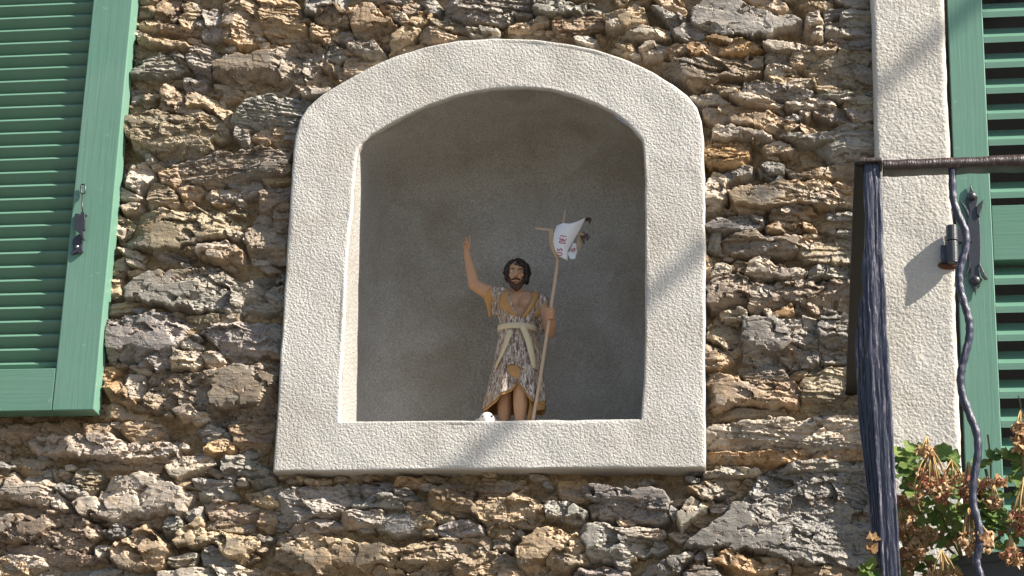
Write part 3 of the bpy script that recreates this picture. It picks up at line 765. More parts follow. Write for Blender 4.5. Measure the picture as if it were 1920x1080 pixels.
# plain coursing outside the frame
def course(xa, xb, ya, yb):
    y = ya
    while y < yb:
        hgt = rng.uniform(30, 80); x = xa + rng.uniform(-40, 0)
        while x < xb:
            wd = rng.uniform(60, 190)
            poly = [(x + rng.uniform(0, 8), y + rng.uniform(2, 12)), (x + wd * .5, y + rng.uniform(0, 8)), (x + wd - rng.uniform(2, 10), y + rng.uniform(0, 12)),
                    (x + wd - rng.uniform(0, 8), y + hgt * .6), (x + wd - rng.uniform(2, 14), y + hgt - rng.uniform(4, 10)), (x + wd * .4, y + hgt - rng.uniform(0, 8)), (x + rng.uniform(2, 10), y + hgt - rng.uniform(4, 14))]
            behind = x < 215 and y < 790                     # flatter where the folded shutter lies on the wall
            build_stone('g', rng.uniform(6, 10) if behind else rng.uniform(24, 44), poly, int(30000 + x * 13 + y * 7), buckets[rng.choice('tgbw')])
            x += wd
        y += hgt
course(-310, 1640, -310, -45); course(-310, 1640, 1112, 1380); course(-310, -20, -45, 1112)
for k, (vs, fs, n) in buckets.items():
    if not vs: continue
    o = mesh("small_stones", np.concatenate(vs), np.concatenate(fs), M['stone'], wall, False, origin=(0, 0, ZC))
    o.color = (*PAL[k], 1); o['kind'] = 'stuff'
print("stones", NSTONE, "small", n_small)
# ------------------------------------------------------------------ ground
def sheet_plane(name, x0, x1, y0, y1, z, mat, label, cat=None):
    o = mesh(name, [(x0, y0, z), (x1, y0, z), (x1, y1, z), (x0, y1, z)], [(0, 1, 2, 3)], mat, None, False)
    return tag(o, label, cat, None, 'structure')
M['street'] = mat_simple("street_paving", (0.135, 0.120, 0.100), 0.9, 0, 0.2, 0.2, 3, 0.004, 40)
sheet_plane("street", -300, 300, -300, 0.6, 0.0, M['street'], "pale paved street below the stone wall", None)

# ------------------------------------------------------------------ niche
FRONT = 0.040                       # face of the surround in front of the wall plane
niche = thing("wall_niche", "white roughcast arched niche set in the middle of the stone wall", "niche", W(918, 884, 0.0))

def resample(P, n):
    P = np.asarray(P, float); s = np.r_[0, np.cumsum(np.linalg.norm(np.diff(P, axis=0), axis=1))]
    t = np.linspace(0, s[-1], n)
    return np.stack([np.interp(t, s, P[:, k]) for k in range(P.shape[1])], 1)

def smooth_between(Pi, Po, per=14):
    A = []; B = []
    for i in range(len(Pi) - 1):
        for k in range(per):
            t = k / per; A.append(Pi[i] * (1 - t) + Pi[i + 1] * t); B.append(Po[i] * (1 - t) + Po[i + 1] * t)
    A.append(Pi[-1]); B.append(Po[-1]); return np.array(A), np.array(B)

pi = WA(FR_IN, FRONT)[:, [0, 2]]; po = WA(FR_OUT, FRONT)[:, [0, 2]]
A, B = smooth_between(pi, po, 8)
# close the ring along the bottom band: inner sill line and outer bottom line
nb = 150
bA = np.stack([np.linspace(A[-1, 0], A[0, 0], nb), np.linspace(A[-1, 1], A[0, 1], nb)], 1)
bB = np.stack([np.linspace(B[-1, 0], B[0, 0], nb), np.linspace(B[-1, 1], B[0, 1], nb)], 1)
A = np.concatenate([A, bA[1:-1]]); B = np.concatenate([B, bB[1:-1]])
for _ in range(2):
    pass
K = len(A); NS = 34
ss = np.linspace(0, 1, NS)
R_ED = 0.0045
rows = []
def wobble(P, amp, seed, f=24):
    return P + np.stack([fbm(P[:, 0] * f, P[:, 1] * f, seed, 3), fbm(P[:, 0] * f + 31, P[:, 1] * f, seed + 1, 3)], 1) * amp
Aw = wobble(A, 0.0014, 401); Bw = wobble(B, 0.0014, 405)
dirv = (Bw - Aw); ln = np.linalg.norm(dirv, axis=1, keepdims=True); dirn = dirv / ln
def ring(P, y): return np.stack([P[:, 0], np.full(len(P), y) if np.isscalar(y) else y, P[:, 1]], 1)
# inner reveal -> rounded arris -> face -> rounded arris -> outer side
RV = 0.012                          # straight part of the reveal belonging to the surround
rows.append(ring(Aw, -FRONT + RV)); rows.append(ring(Aw, -FRONT + 0.008))
for k in range(5):
    q = math.pi / 2 * k / 4
    rows.append(ring(Aw + dirn * R_ED * (1 - math.cos(q)), -FRONT + R_ED * (1 - math.sin(q))))
for s in ss[1:-1]:
    P = Aw + dirn * (R_ED + (ln - 2 * R_ED) * s)
    bump = fbm(P[:, 0] * 12, P[:, 1] * 12, 61, 3) * 0.0022 
    rows.append(ring(P, -FRONT - bump))
for k in range(5):
    q = math.pi / 2 * (4 - k) / 4
    rows.append(ring(Bw - dirn * R_ED * (1 - math.cos(q)), -FRONT + R_ED * (1 - math.sin(q))))
rows.append(ring(Bw, -FRONT + 0.02)); rows.append(ring(Bw, 0.02))
R = len(rows); V = np.concatenate(rows)
i, j = np.meshgrid(np.arange(R - 1), np.arange(K), indexing='ij'); j2 = (j + 1) % K
F = np.stack([(i * K + j).ravel(), ((i + 1) * K + j).ravel(), ((i + 1) * K + j2).ravel(), (i * K + j2).ravel()], 1)
mesh("surround", V, F, M['stucco'], niche, True)

# recess: arched opening drawn back into an apse
REC0 = -FRONT + RV - 0.003          # y where the apse begins
DEP = 0.25
zs = W(940, 268, FRONT)[2]; zb = W(920, 787, FRONT)[2]; cxn = 0.5 * (pi[:, 0].min() + pi[:, 0].max())
op = wobble(smooth_between(pi, po, 6)[0], 0.0012, 411)
NR = 40; V = []
for k in range(NR + 1):
    q = math.pi / 2 * k / NR
    nn = 5.5 - 3.0 * np.clip((op[:, 1] - zs + 0.01) / 0.075, 0, 1)      # square jambs, rounder vault
    s = np.maximum(math.cos(q), 0) ** (2 / nn); dd = math.sin(q) ** (2 / nn) * DEP
    low = np.clip((zs - op[:, 1]) / (zs - zb), 0, 1)                  # the chamber widens a little behind the opening
    xs = cxn + (op[:, 0] - cxn) * s * (1 + 0.060 * low * np.minimum(1.0, dd / DEP / 0.75))
    zz_ = np.where(op[:, 1] > zs, zs + (op[:, 1] - zs) * s, op[:, 1])
    zz_ = np.maximum(zz_, zb)
    y = REC0 + dd + fbm(xs * 9, zz_ * 9, 91, 3) * 0.004 * min(1, k / 6)
    V.append(np.stack([xs, y, zz_], 1))
Kr = len(op); V = np.concatenate(V)
F = grid_faces(NR + 1, Kr)
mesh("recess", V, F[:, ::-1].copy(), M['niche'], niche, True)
# floor of the niche
nfx = 60; nfy = 24
fx = np.linspace(pi[:, 0].min() - 0.01, pi[:, 0].max() + 0.01, nfx); fy = np.linspace(-FRONT + 0.010, REC0 + DEP + 0.01, nfy)
X, Y = np.meshgrid(fx, fy)
Zf = zb - 0.0015 + fbm(X.ravel() * 14, Y.ravel() * 14, 95, 3) * 0.002
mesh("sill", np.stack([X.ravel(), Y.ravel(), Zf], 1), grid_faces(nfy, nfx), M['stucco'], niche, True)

# ------------------------------------------------------------------ plaster window surround
WF = 0.040
def q4(a, b, c, d, off):            # four photo points on one plane
    return [W(*p, off) for p in (a, b, c, d)]
surround = thing("window_surround", "cream plastered band beside the right shutter", "window surround", W(1720, 1080, 0))
pl0, pl1 = W(1637, 200, WF), W(1655, 850, WF)
xl = W(1640, 290, WF)[0]; xr = W(1788, 450, WF)[0]
zt = W(1700, -330, WF)[2]; zbm = W(1700, 1400, WF)[2]
nz_ = 420; nx_ = 46
zz_ = np.linspace(zbm, zt, nz_)
cols = []
prof = [(0.0, 0.03), (0.0, -WF + 0.012), (0.0018, -WF + 0.004), (0.006, -WF)] 
inner = np.linspace(0.012, (xr - xl) - 0.012, 34)
pts = [(a, b) for a, b in prof] + [(a, -WF) for a in inner] + [((xr - xl) - a, b) for a, b in prof[::-1]]
V = []
for a, b in pts:
    edge = fbm(zz_ * 20, np.full_like(zz_, a * 8), 501, 3) * 0.002
    yb = b - (fbm(np.full_like(zz_, a) * 14 + 3, zz_ * 14, 511, 3) * 0.0022 if abs(b + WF) < 1e-6 else 0)
    V.append(np.stack([xl + a + edge, np.full_like(zz_, 0) + yb, zz_], 1))
V = np.concatenate(V); F = grid_faces(len(pts), nz_)
mesh("plaster_band", V, F[:, ::-1].copy(), M['plaster'], surround, True)

# window opening behind the right shutter: near-black sheet stands in for the unlit room
M['room'] = mat_simple("unlit_room_black", (0.012, 0.012, 0.013), 0.25, 0, 0.5)
win = thing("window_opening", "dark window opening behind the slats of the right shutter", "window", W(1950, 1080, 0))
wx1 = W(2320, 540, 0)[0]
mb = MB(); y0_, y1_ = 0.16, 0.19
mb.box(xr - 0.004, wx1, y0_, y1_, zbm, zt); mb.build("room_backing", M['room'], win)
mb = MB(); mb.box(xr - 0.035, xr - 0.004, 0.03, 0.19, zbm, zt); mb.build("window_jamb", M['plaster'], win)

# ------------------------------------------------------------------ right shutter
SF = 0.034                          # front face
SZ = 0.036                          # thickness
rs_ = thing("window_shutter", "green louvred shutter closed over the window at the right edge", "shutter", W(1950, 1080, 0), "green louvred shutters")
sx0 = W(1794, 450, SF)[0] - 0.0005; sx1 = W(1861, 450, SF)[0]
sx2 = W(2230, 450, SF)[0]; sx3 = W(2300, 450, SF)[0]
mb = MB(); mb.box(sx0, sx1, -SF, -SF + SZ, zbm, zt); mb.build("stile", M['green'], rs_, bevel=0.0015)
mb = MB(); mb.box(sx2, sx3, -SF, -SF + SZ, zbm, zt); mb.build("stile", M['green'], rs_, bevel=0.0015)
rz0 = W(1890, 487, SF)[2]; rz1 = W(1890, 384, SF)[2]
mb = MB(); mb.box(sx1 + 0.0006, sx2 - 0.0006, -SF + 0.001, -SF + SZ - 0.003, rz0, rz1); mb.build("mid_rail", M['green_x'], rs_, bevel=0.0012)
za = W(1890, 16, SF)[2]; zb7 = W(1890, 355, SF)[2]; pitch = (za - zb7) / 7
zc0 = W(1890, 517, SF)[2]; zd = W(1890, 730, SF)[2]; pitch2 = (zc0 - zd) / 4
slat_mesh = None
def slat_right(ztop):
    """ztop: top of the front edge. Front edge upright with a sloping top arris, board rising inward"""
    global slat_mesh
    if slat_mesh is None:
        L = sx2 - sx1 - 0.0016
        prof = [(-0.001, -0.0165), (-0.001, -0.0045), (0.0035, 0.0), (0.0315, 0.0285), (0.0315, 0.0145)]
        V = [(a, y, z) for a in (0, L) for y, z in prof]; n = len(prof)
        F = [tuple(range(n)), tuple(range(n, 2 * n))[::-1]] + [(k, n + k, n + (k + 1) % n, (k + 1) % n) for k in range(n)]
        slat_mesh = np_mesh("slat", np.array(V), F, False); slat_mesh.materials.append(M['green_x'])
    o = put("slat", slat_mesh, None, rs_, (sx1 + 0.0008, -SF + 0.002, ztop))
    return o
k = -6
while True:
    z = za - k * pitch
    if z < rz1 + 0.012: break
    if z < zt - 0.02: slat_right(z)
    k += 1
k = 0
while zc0 - k * pitch2 > zbm + 0.05:
    slat_right(zc0 - k * pitch2); k += 1

# hinge strap with its bolts, and the pin on the plaster
def extr(poly_px, off0, off1):
    a = [W(x, y, off1) for x, y in poly_px]; b = [p + np.array([0, off1 - off0, 0]) for p in a]
    n = len(a); return a + b, [tuple(range(n))[::-1], tuple(range(n, 2 * n))] + [(k, (k + 1) % n, n + (k + 1) % n, n + k) for k in range(n)]
def Zm(pts, x0, y0, s): return [(x0 + a / s, y0 + b / s) for a, b in pts]
sc = 518 / 120.0
hp = Zm([(300, 100), (312, 140), (330, 175), (362, 205), (358, 240), (350, 275), (352, 330), (368, 370), (378, 430), (382, 560), (383, 690), (378, 745),
         (366, 790), (378, 860), (396, 880), (378, 915), (352, 945), (345, 1010), (328, 955), (300, 912), (284, 885), (300, 830), (302, 780), (284, 745), (278, 600), (276, 420),
         (284, 370), (294, 330), (284, 280), (262, 240), (272, 205), (292, 165)], 1750, 320, sc)
v, f = extr(hp, SF + 0.002, SF + 0.0065)
hinge = MB().add(v, f).build("hinge_plate", M['black'], rs_, bevel=0.0008)
for pts in ([(352, 350), (350, 290), (372, 262), (408, 232), (396, 290), (380, 330), (374, 372)],
            [(292, 350), (268, 300), (240, 262), (212, 234), (232, 270), (256, 318), (272, 352), (282, 372)],
            [(372, 742), (396, 790), (420, 840), (442, 872), (418, 880), (392, 850), (374, 800)],
            [(300, 742), (300, 782), (276, 830), (248, 866), (262, 826), (282, 786), (284, 742)]):
    v, f = extr(Zm(pts, 1750, 320, sc), SF + 0.004, SF + 0.0095)
    MB().add(v, f).build("leaf_scroll", M['black'], hinge, bevel=0.0006)
for bx, by in ((312, 208), (342, 888)):
    c = W(1750 + bx / sc, 320 + by / sc, SF + 0.007)
    MB().ball(c, (0.0085, 0.0075, 0.0085), 16, 10).build("bolt", M['black'], hinge, True)
kn = MB(); a = W(1784.5, 424, SF + 0.022); b = W(1785.5, 452, SF + 0.022)
kn.tube([a, a * .5 + b * .5, b], 0.0105, 16); kn.build("knuckle", M['black'], hinge, False, bevel=0.001)
arm = MB(); arm.box(W(1785, 440, SF + .02)[0], W(1822, 440, SF + .006)[0], -SF - 0.0105, -SF - 0.0065, b[2] + 0.003, a[2] - 0.002); arm.build("strap_arm", M['black'], hinge)
pin = MB(); a2 = W(1785.5, 453.5, SF + 0.022); b2 = W(1787, 494, SF + 0.022); pin.tube([a2, b2], 0.0105, 16)
pn = pin.build("pintle", M['black'], surround, False, bevel=0.001)
M['rust'] = mat_simple("rusty_iron", (0.13, 0.055, 0.03), 0.8, 0, 0.3, 0.4, 120, 0.0015)
pb = MB(); pb.box(W(1764, 470, WF + .012)[0], W(1783, 470, WF + .012)[0], -WF - 0.014, -WF + 0.005, b2[2] + 0.004, a2[2] - 0.004); pb.build("bracket", M['iron'], pn, bevel=0.002)
pr = MB(); pr.ball(W(1779, 497, WF), (0.020, 0.006, 0.009), 14, 8); pr.build("rust_stain", M['rust'], pn, True)

# ------------------------------------------------------------------ left shutter, folded back on the wall
LG, LT = 0.014, 0.040               # gap to the wall plane, thickness
LF = LG + LT
ls = thing("window_shutter", "green louvred shutter folded back on the wall at the left edge", "shutter", W(60, 785, 0), "green louvred shutters")
lx1 = W(176, 768, LF)[0]; lx0 = W(101, 730, LF)[0]
lzb = W(90, 770, LF)[2]; lzr = W(50, 691, LF)[2]; lzt = W(100, -420, LF)[2]
lxa, lxb = W(-340, 500, LF)[0], W(-265, 500, LF)[0]
mb = MB(); mb.box(lx0, lx1, -LF, -LG, lzb, lzt); mb.build("stile", M['green'], ls, bevel=0.002)
mb = MB(); mb.box(lxa, lxb, -LF, -LG, lzb, lzt); mb.build("stile", M['green'], ls, bevel=0.002)
mb = MB(); mb.box(lxb + 0.0005, lx0 - 0.0005, -LF + 0.0006, -LG - 0.001, lzb + 0.0005, lzr); mb.build("bottom_rail", M['green_x'], ls, bevel=0.0015)
zt0 = W(60, 24, LF)[2]; zt1 = W(60, 674, LF)[2]; lp = (zt0 - zt1) / 26
L = lx0 - lxb - 0.001
prof = [(0.0042, 0.0), (0.0, -0.0052), (0.0014, -0.0072), (0.0225, -0.0300), (0.0245, -0.0265), (0.0065, 0.0005)]   # from the top front lip down to the back
n = len(prof)
V = [(a, y, z) for a in (0, L) for y, z in prof]
F = [tuple(range(n))[::-1], tuple(range(n, 2 * n))] + [(k, (k + 1) % n, n + (k + 1) % n, n + k) for k in range(n)]
lslat = np_mesh("slat", np.array(V), F, False); lslat.materials.append(M['green_x'])
k = -14
while True:
    z = zt0 - k * lp
    if z < lzr + 0.006: break
    if z < lzt: 
        o = put("slat", lslat, None, ls, (lxb + 0.0005, -LF + 0.0125, z)); o.rotation_euler = (rng.uniform(-0.02, 0.02), rng.uniform(-0.001, 0.001), 0)
    k += 1
# stay hook on the stile
sc = 972 / 180.0
def LP(pts): return Zm(pts, 80, 300, sc)
hook = [(380, 560), (384, 530), (405, 518), (424, 534), (430, 640), (428, 700), (404, 720), (422, 800), (408, 815), (384, 775), (372, 740), (340, 715), (322, 670), (322, 610), (326, 560), (350, 540)]
v, f = extr(LP(hook), LF + 0.006, LF + 0.012); hk = MB().add(v, f).build("stay_latch", M['black'], ls, bevel=0.0008)
low = [(372, 745), (400, 790), (404, 830), (398, 880), (408, 930), (372, 950), (350, 930), (300, 955), (284, 940), (310, 895), (300, 850), (306, 800), (340, 765)]
v, f = extr(LP(low), LF + 0.001, LF + 0.006); MB().add(v, f).build("latch_plate", M['black'], hk, bevel=0.0008)
wing = [(326, 545), (350, 540), (384, 552), (420, 538), (450, 556), (425, 580), (386, 575), (350, 580), (322, 575)]
v, f = extr(LP(wing), LF + 0.001, LF + 0.0055); MB().add(v, f).build("latch_wing", M['black'], hk, bevel=0.0006)
MB().tube([W(*LP([(405, 525)])[0], LF + 0.009), W(*LP([(398, 460)])[0], LF + 0.008), W(*LP([(404, 345)])[0], LF + 0.006)], 0.0013, 8).build("rod", M['black'], hk, True)
MB().ball(W(*LP([(350, 878)])[0], LF + 0.006), (0.0035, 0.003, 0.0035), 12, 8).build("rivet", mat_simple("bright_steel", (0.5, 0.5, 0.5), 0.3, 0.9), hk, True)
ringp = LP([(392, 250), (418, 246), (430, 262), (432, 310), (424, 338), (392, 342), (386, 320), (388, 268)])
ringv = [W(*p, LF + 0.005) for p in ringp]; ringv.append(ringv[0])
MB().tube(ringv, 0.0016, 6).build("eye_loop", M['black'], hk, True)

# ------------------------------------------------------------------ street cable that throws the slanting shadow (out of view)
shA = W(1640, 172, WF); shB = W(903, 840, FRONT)
CO = 1.25; lift = SUN * (CO / -SUN[1])
dv = (shA - shB); dv[1] = 0
MB().tube([shB + lift - dv * 1.2, shA + lift + dv * 3.0], 0.016, 8).build("overhead_cable", M['black'], None, True)
tag(bpy.data.objects["overhead_cable"], "dark cable strung slanting through the air in front of the wall", "cable")
# ------------------------------------------------------------------ painted figurine in the niche
OFF = -0.085                        # plane of the figure, behind the wall face
def SP(px, py, dd=0.0):             # dd in millimetres, positive = further back
    return W(px, py, OFF - dd * 0.001)

M['skin'] = mat_simple("painted_skin", (0.48, 0.27, 0.15), 0.5, 0, 0.4, 0.12, 60)
M['hair'] = mat_simple("painted_dark_hair", (0.022, 0.013, 0.010), 0.45, 0, 0.4, 0.4, 300, 0.0006, 500)
M['beard'] = mat_simple("painted_beard", (0.055, 0.026, 0.014), 0.5, 0, 0.4, 0.4, 300, 0.0005, 600)
M['gold'] = mat_simple("painted_ochre_lining", (0.42, 0.225, 0.075), 0.5, 0, 0.4, 0.25, 40)
M['sash'] = mat_simple("painted_cream_sash", (0.60, 0.50, 0.33), 0.55, 0, 0.3, 0.12, 50)
M['wood'] = mat_simple("pale_wood_shaft", (0.52, 0.38, 0.27), 0.6, 0, 0.3, 0.2, 200)
M['cloth'] = mat_simple("white_banner_cloth", (0.74, 0.74, 0.76), 0.7, 0, 0.2, 0.05, 60)
M['letter'] = mat_simple("crimson_lettering", (0.42, 0.03, 0.10), 0.6, 0, 0.3, 0.2, 300)
M['lamb'] = mat_simple("painted_white_lamb", (0.68, 0.64, 0.60), 0.6, 0, 0.3, 0.12, 200, 0.0012, 260)
M['eye'] = mat_simple("painted_eye_white", (0.65, 0.58, 0.50), 0.3, 0, 0.5, 0.05, 50)
M['pupil'] = mat_simple("painted_pupil", (0.012, 0.010, 0.010), 0.25, 0, 0.6, 0.1, 50)
def mat_fur():
    m = Mat("painted_camel_fur")
    v = m.mapping((380, 380, 75)); a = m.noise(1.0, 4, 0.6, v, 1.2); b = m.noise(30, 4, 0.6)
    c = m.ramp(a, [(0.36, (0.075, 0.042, 0.036)), (0.46, (0.17, 0.105, 0.078)), (0.53, (0.46, 0.38, 0.30)), (0.64, (0.70, 0.65, 0.60))])
    c = m.mix(m.math('MULTIPLY', m.step(b, 0.50, 0.66), 0.65), c, (0.36, 0.24, 0.13))
    return m.out(c, 0.55, m.bump(a, 0.0016, 1.0), 0.35)
M['fur'] = mat_fur()

FLOOR_Z = zb + 0.0
statue = thing("figurine", "painted bearded figurine in a fur tunic with raised arm standing in the arched niche", "statue",
               np.array([SP(968, 800)[0], -OFF, FLOOR_Z]))

def remeshed(name, mb, mat, parent, voxel=0.0011, smooth_it=4):
    me = np_mesh(name + "_src", np.array(mb.v), [tuple(f) for f in mb.f], True)
    o = bpy.data.objects.new(name + "_src", me); COL.objects.link(o)
    r = o.modifiers.new("r", 'REMESH'); r.mode = 'VOXEL'; r.voxel_size = voxel; r.use_smooth_shade = True
    s = o.modifiers.new("s", 'SMOOTH'); s.iterations = smooth_it; s.factor = 0.5
    bpy.context.view_layer.update()
    dg = bpy.context.evaluated_depsgraph_get()
    out = bpy.data.meshes.new_from_object(o.evaluated_get(dg))
    n = len(out.vertices); co = np.empty(n * 3, np.float32); out.vertices.foreach_get("co", co); co = co.reshape(-1, 3)
    org = co.mean(0); co -= org; out.vertices.foreach_set("co", co.ravel().astype(np.float32))
    out.polygons.foreach_set("use_smooth", np.ones(len(out.polygons), bool)); out.update()
    bpy.data.objects.remove(o); out.name = name; out.materials.clear()
    return put(name, out, mat, parent, org)

def cap_(mb, a, ra, b, rb, n=9):
    a = np.array(a, float); b = np.array(b, float)
    for i in range(n + 1):
        t = i / n; mb.ball(a * (1 - t) + b * t, (ra * (1 - t) + rb * t) * 0.001, 12, 8)
def chain(mb, pts):                 # (px, py, dd, radius mm)
    for p, q in zip(pts[:-1], pts[1:]):
        cap_(mb, SP(*p[:3]), p[3], SP(*q[:3]), q[3])
def pxball(mb, px, py, dd, r):
    mb.ball(SP(px, py, dd), np.array(r) * 0.001, 16, 12)

b = MB()
for cx_, cy_, r in ((957, 574, 27), (988, 576, 27), (971, 600, 30), (971, 635, 31), (963, 655, 27), (981, 655, 27)):
    pxball(b, cx_, cy_, 2, (r, r * 0.86, r))
chain(b, [(932, 553, 2, 15), (1011, 565, 2, 16)])                           # shoulder girdle
pxball(b, 957, 570, -9, (17, 14, 14)); pxball(b, 987, 571, -9, (17, 14, 14))
chain(b, [(970, 560, 0, 13), (969, 536, -2, 10)])                             # neck
pxball(b, 969, 510, 0, (16.5, 20, 21.5))                                      # skull
pxball(b, 968.5, 524, -7, (12.5, 13, 15))                                     # jaw
pxball(b, 959, 516, -13, (5, 5, 5)); pxball(b, 977.5, 516, -13, (5, 5, 5))      # cheekbones
chain(b, [(961, 504.2, -18.6, 2.1), (967.5, 503.6, -20, 2.0), (975.5, 504.2, -18.6, 2.1)])   # brow
chain(b, [(967.6, 506, -20.5, 2.0), (967.0, 515.5, -25, 2.9)]); pxball(b, 964.7, 516.5, -21.5, (2, 2, 1.8)); pxball(b, 969.6, 516.5, -21.5, (2, 2, 1.8))
chain(b, [(963, 526.3, -20.6, 1.6), (971, 526.3, -20.6, 1.6)])                # lower lip
# raised arm, hand with bent fingers
chain(b, [(932, 553, 2, 14.5), (910, 546, -2, 13.2), (889, 534, -6, 11)])
chain(b, [(889, 534, -6, 11), (884, 512, -6, 10), (878, 488, -5, 7.6), (875, 473, -5, 6.2)])
pxball(b, 875, 464, -5, (6.6, 4.2, 8.5))
chain(b, [(879.8, 459, -5, 2.2), (881.4, 450, -6, 1.9), (881.0, 442.5, -8, 1.6)])
chain(b, [(875.8, 458, -5, 2.2), (875.6, 450, -6.5, 1.9), (874.2, 444.8, -9, 1.6)])
chain(b, [(872.6, 459, -5, 2.2), (871.6, 452.5, -7, 2.0), (872.0, 454.5, -12, 1.8)])
chain(b, [(869.6, 461, -5, 2.0), (868.2, 456, -7, 1.8), (869.6, 458.5, -11, 1.6)])
chain(b, [(880.2, 466, -6, 2.6), (880.0, 460, -11, 2.2), (876.5, 456.5, -14, 1.9)])
# arm that holds the staff
chain(b, [(1011, 565, 2, 14), (1024, 598, -4, 12), (1031, 624, -10, 10.5)])
chain(b, [(1031, 624, -10, 10.5), (1034, 608, -28, 9), (1034, 592, -40, 7)])
pxball(b, 1034.5, 588, -43, (6.5, 8.5, 10))
for k in range(4):
    yy = 579 + k * 5.6
    chain(b, [(1039, yy + 0.5, -44, 2.9), (1035, yy, -53, 2.8), (1028.5, yy + 0.6, -55, 2.7), (1024.5, yy + 1.4, -48, 2.4)])
chain(b, [(1037, 584, -40, 3), (1030, 578, -40, 2.8), (1025.5, 577.5, -46, 2.4)])
# legs and feet
def fpy(px, dd):                    # pixel row where the niche floor appears at that depth
    y = 800.0
    for _ in range(30):
        y += (SP(px, y, dd)[2] - FLOOR_Z) * 900
    return y
fa = fpy(945, 0); fb = fpy(976, -18)
chain(b, [(962, 660, 0, 26), (947, 735, -2, 15), (946, 770, 0, 13.5), (945, fa - 12, 4, 8)])
chain(b, [(983, 660, 0, 26), (977, 726, -24, 15.5), (976, 760, -22, 14), (975, fb - 12, -18, 8)])
chain(b, [(945, fa - 8, 6, 8), (940, fpy(940, -16) - 6, -16, 6.5), (937, fpy(937, -32) - 4, -32, 5)])
chain(b, [(975, fb - 8, -16, 8), (976, fpy(976, -38) - 6, -38, 6.5), (976, fpy(976, -54) - 4, -54, 5)])
body = remeshed("body", b, M['skin'], statue, 0.00095, 4)

for ex in (961.4, 975.2):
    e = MB(); pxball(e, ex, 508.2, -17.6, (2.9, 2.6, 2.0)); eo = e.build("eye", M['eye'], statue, True)
    e = MB(); pxball(e, ex + 0.2, 508.0, -19.8, (1.2, 0.8, 1.3)); e.build("pupil", M['pupil'], eo, True)
    e = MB(); chain(e, [(ex - 3.6, 504.6, -20.4, 0.9), (ex, 503.3, -20.8, 1.0), (ex + 3.6, 504.6, -20.2, 0.9)]); e.build("eyebrow", M['hair'], statue, True)
rs2 = random.Random(11)
h = MB(); br = MB()
for k in range(330):
    th = rs2.uniform(0, 2 * math.pi); ph = rs2.uniform(-0.75, 1.55)
    x = 970 + 21.5 * math.cos(th) * math.cos(ph); dd = 22 * math.sin(th) * math.cos(ph) + 1; y = 511 - 22.5 * math.sin(ph)
    if ph < 0: x = 970 + (22.8 + 7 * ph) * math.cos(th); y = 511 - 27 * ph; dd = 20 * math.sin(th) + 3
    if dd < -5 and 954.5 < x < 985 and y > 497.5: continue
    if y > 533: continue
    r = rs2.uniform(3.0, 5.4); pxball(h, x, y, dd, (r, r, r))
remeshed("hair", h, M['hair'], statue, 0.0011, 1)
for k in range(150):
    t = rs2.uniform(-1, 1); y = 541 - 14 * abs(t) ** 1.6 + rs2.uniform(-5, 2); x = 968.5 + 14.5 * t
    r = rs2.uniform(2.0, 3.6); pxball(br, x, y, -7 - 12.5 * (1 - t * t) + rs2.uniform(-1, 1) + (y - 535) * 0.12, (r, r, r))
for t in np.linspace(-1, 1, 15):
    pxball(br, 967.3 + 7.5 * t, 521.6 + 2.6 * abs(t) ** 1.5, -21.6 + 2.6 * t * t, (2.0, 1.6, 1.7))
for s in (-1, 1):
    chain(br, [(968.6 + s * 14.6, 518, -5, 2.2), (968.6 + s * 14, 528, -7, 3.0)])
remeshed("beard", br, M['beard'], statue, 0.0009, 1)

# tunic: rings round the body
TB = np.array([(538, 970, 38, 20), (552, 970, 43, 27), (566, 970, 42, 31), (580, 971, 40, 33), (600, 970, 33.5, 31), (613, 970, 32.5, 30), (630, 971, 35.5, 33),
               (660, 972, 41, 36), (690, 970, 45, 40), (720, 968, 50, 44), (745, 966, 54, 47), (762, 965, 57, 48), (800, 965, 60, 50)], float)
def tr(y): return [np.interp(y, TB[:, 0], TB[:, k]) for k in (1, 2, 3)]
def torso(px, py, ex=0.0):
    c, rx, ry = tr(py); s = max(-0.98, min(0.98, (px - c) / (rx + ex))); return SP(px, py, -(ry + ex) * math.sqrt(1 - s * s))
hem_x = [900, 910, 925, 937, 950, 958, 968, 976, 985, 995, 1010, 1022, 1035]; hem_y = [773, 769, 752, 737, 732, 728, 714, 722, 730, 746, 754, 753, 760]
top_x = [925, 940, 952, 960, 972, 978, 988, 996, 1005, 1016, 1030]; top_y = [545, 545, 545, 572, 592, 596, 580, 564, 547, 550, 556]
def loft(name, mat, ex, hem_add, y_top=None, nphi=120, ns=60, fold=1.0, back_only=False):
    V = []
    for i in range(ns):
        s = i / (ns - 1)
        for k in range(nphi):
            phi = 2 * math.pi * k / nphi
            front = math.cos(phi) > -0.15
            xa = 970 + 44 * math.sin(phi)
            top = np.interp(xa, top_x, top_y) if front else 548
            if y_top: top = max(top, y_top)
            hx = 966 + 56 * math.sin(phi)
            hem = np.interp(hx, hem_x, hem_y) if front else 768
            hem += hem_add if front else hem_add + 6
            y = top + (hem - top) * s
            c, rx, ry = tr(y)
            low = max(0, min(1, (y - 615) / 130))
            f = 1 + fold * (0.050 * low * math.sin(9 * phi + 0.9 + 1.2 * math.sin(2 * phi)) + 0.030 * low * math.sin(17 * phi + 2 + y * 0.02) + 0.012 * math.sin(5 * phi + y * 0.05))
            V.append(SP(c + (rx * f + ex) * math.sin(phi), y, -(ry * f + ex) * math.cos(phi)))
    F = [(i * nphi + k, i * nphi + (k + 1) % nphi, (i + 1) * nphi + (k + 1) % nphi, (i + 1) * nphi + k) for i in range(ns - 1) for k in range(nphi)]
    o = mesh(name, V, np.array(F), mat, statue, True)
    m = o.modifiers.new("thick", 'SOLIDIFY'); m.thickness = 0.0016; m.offset = 0
    return o
loft("tunic", M['fur'], 1.0, 0.0)
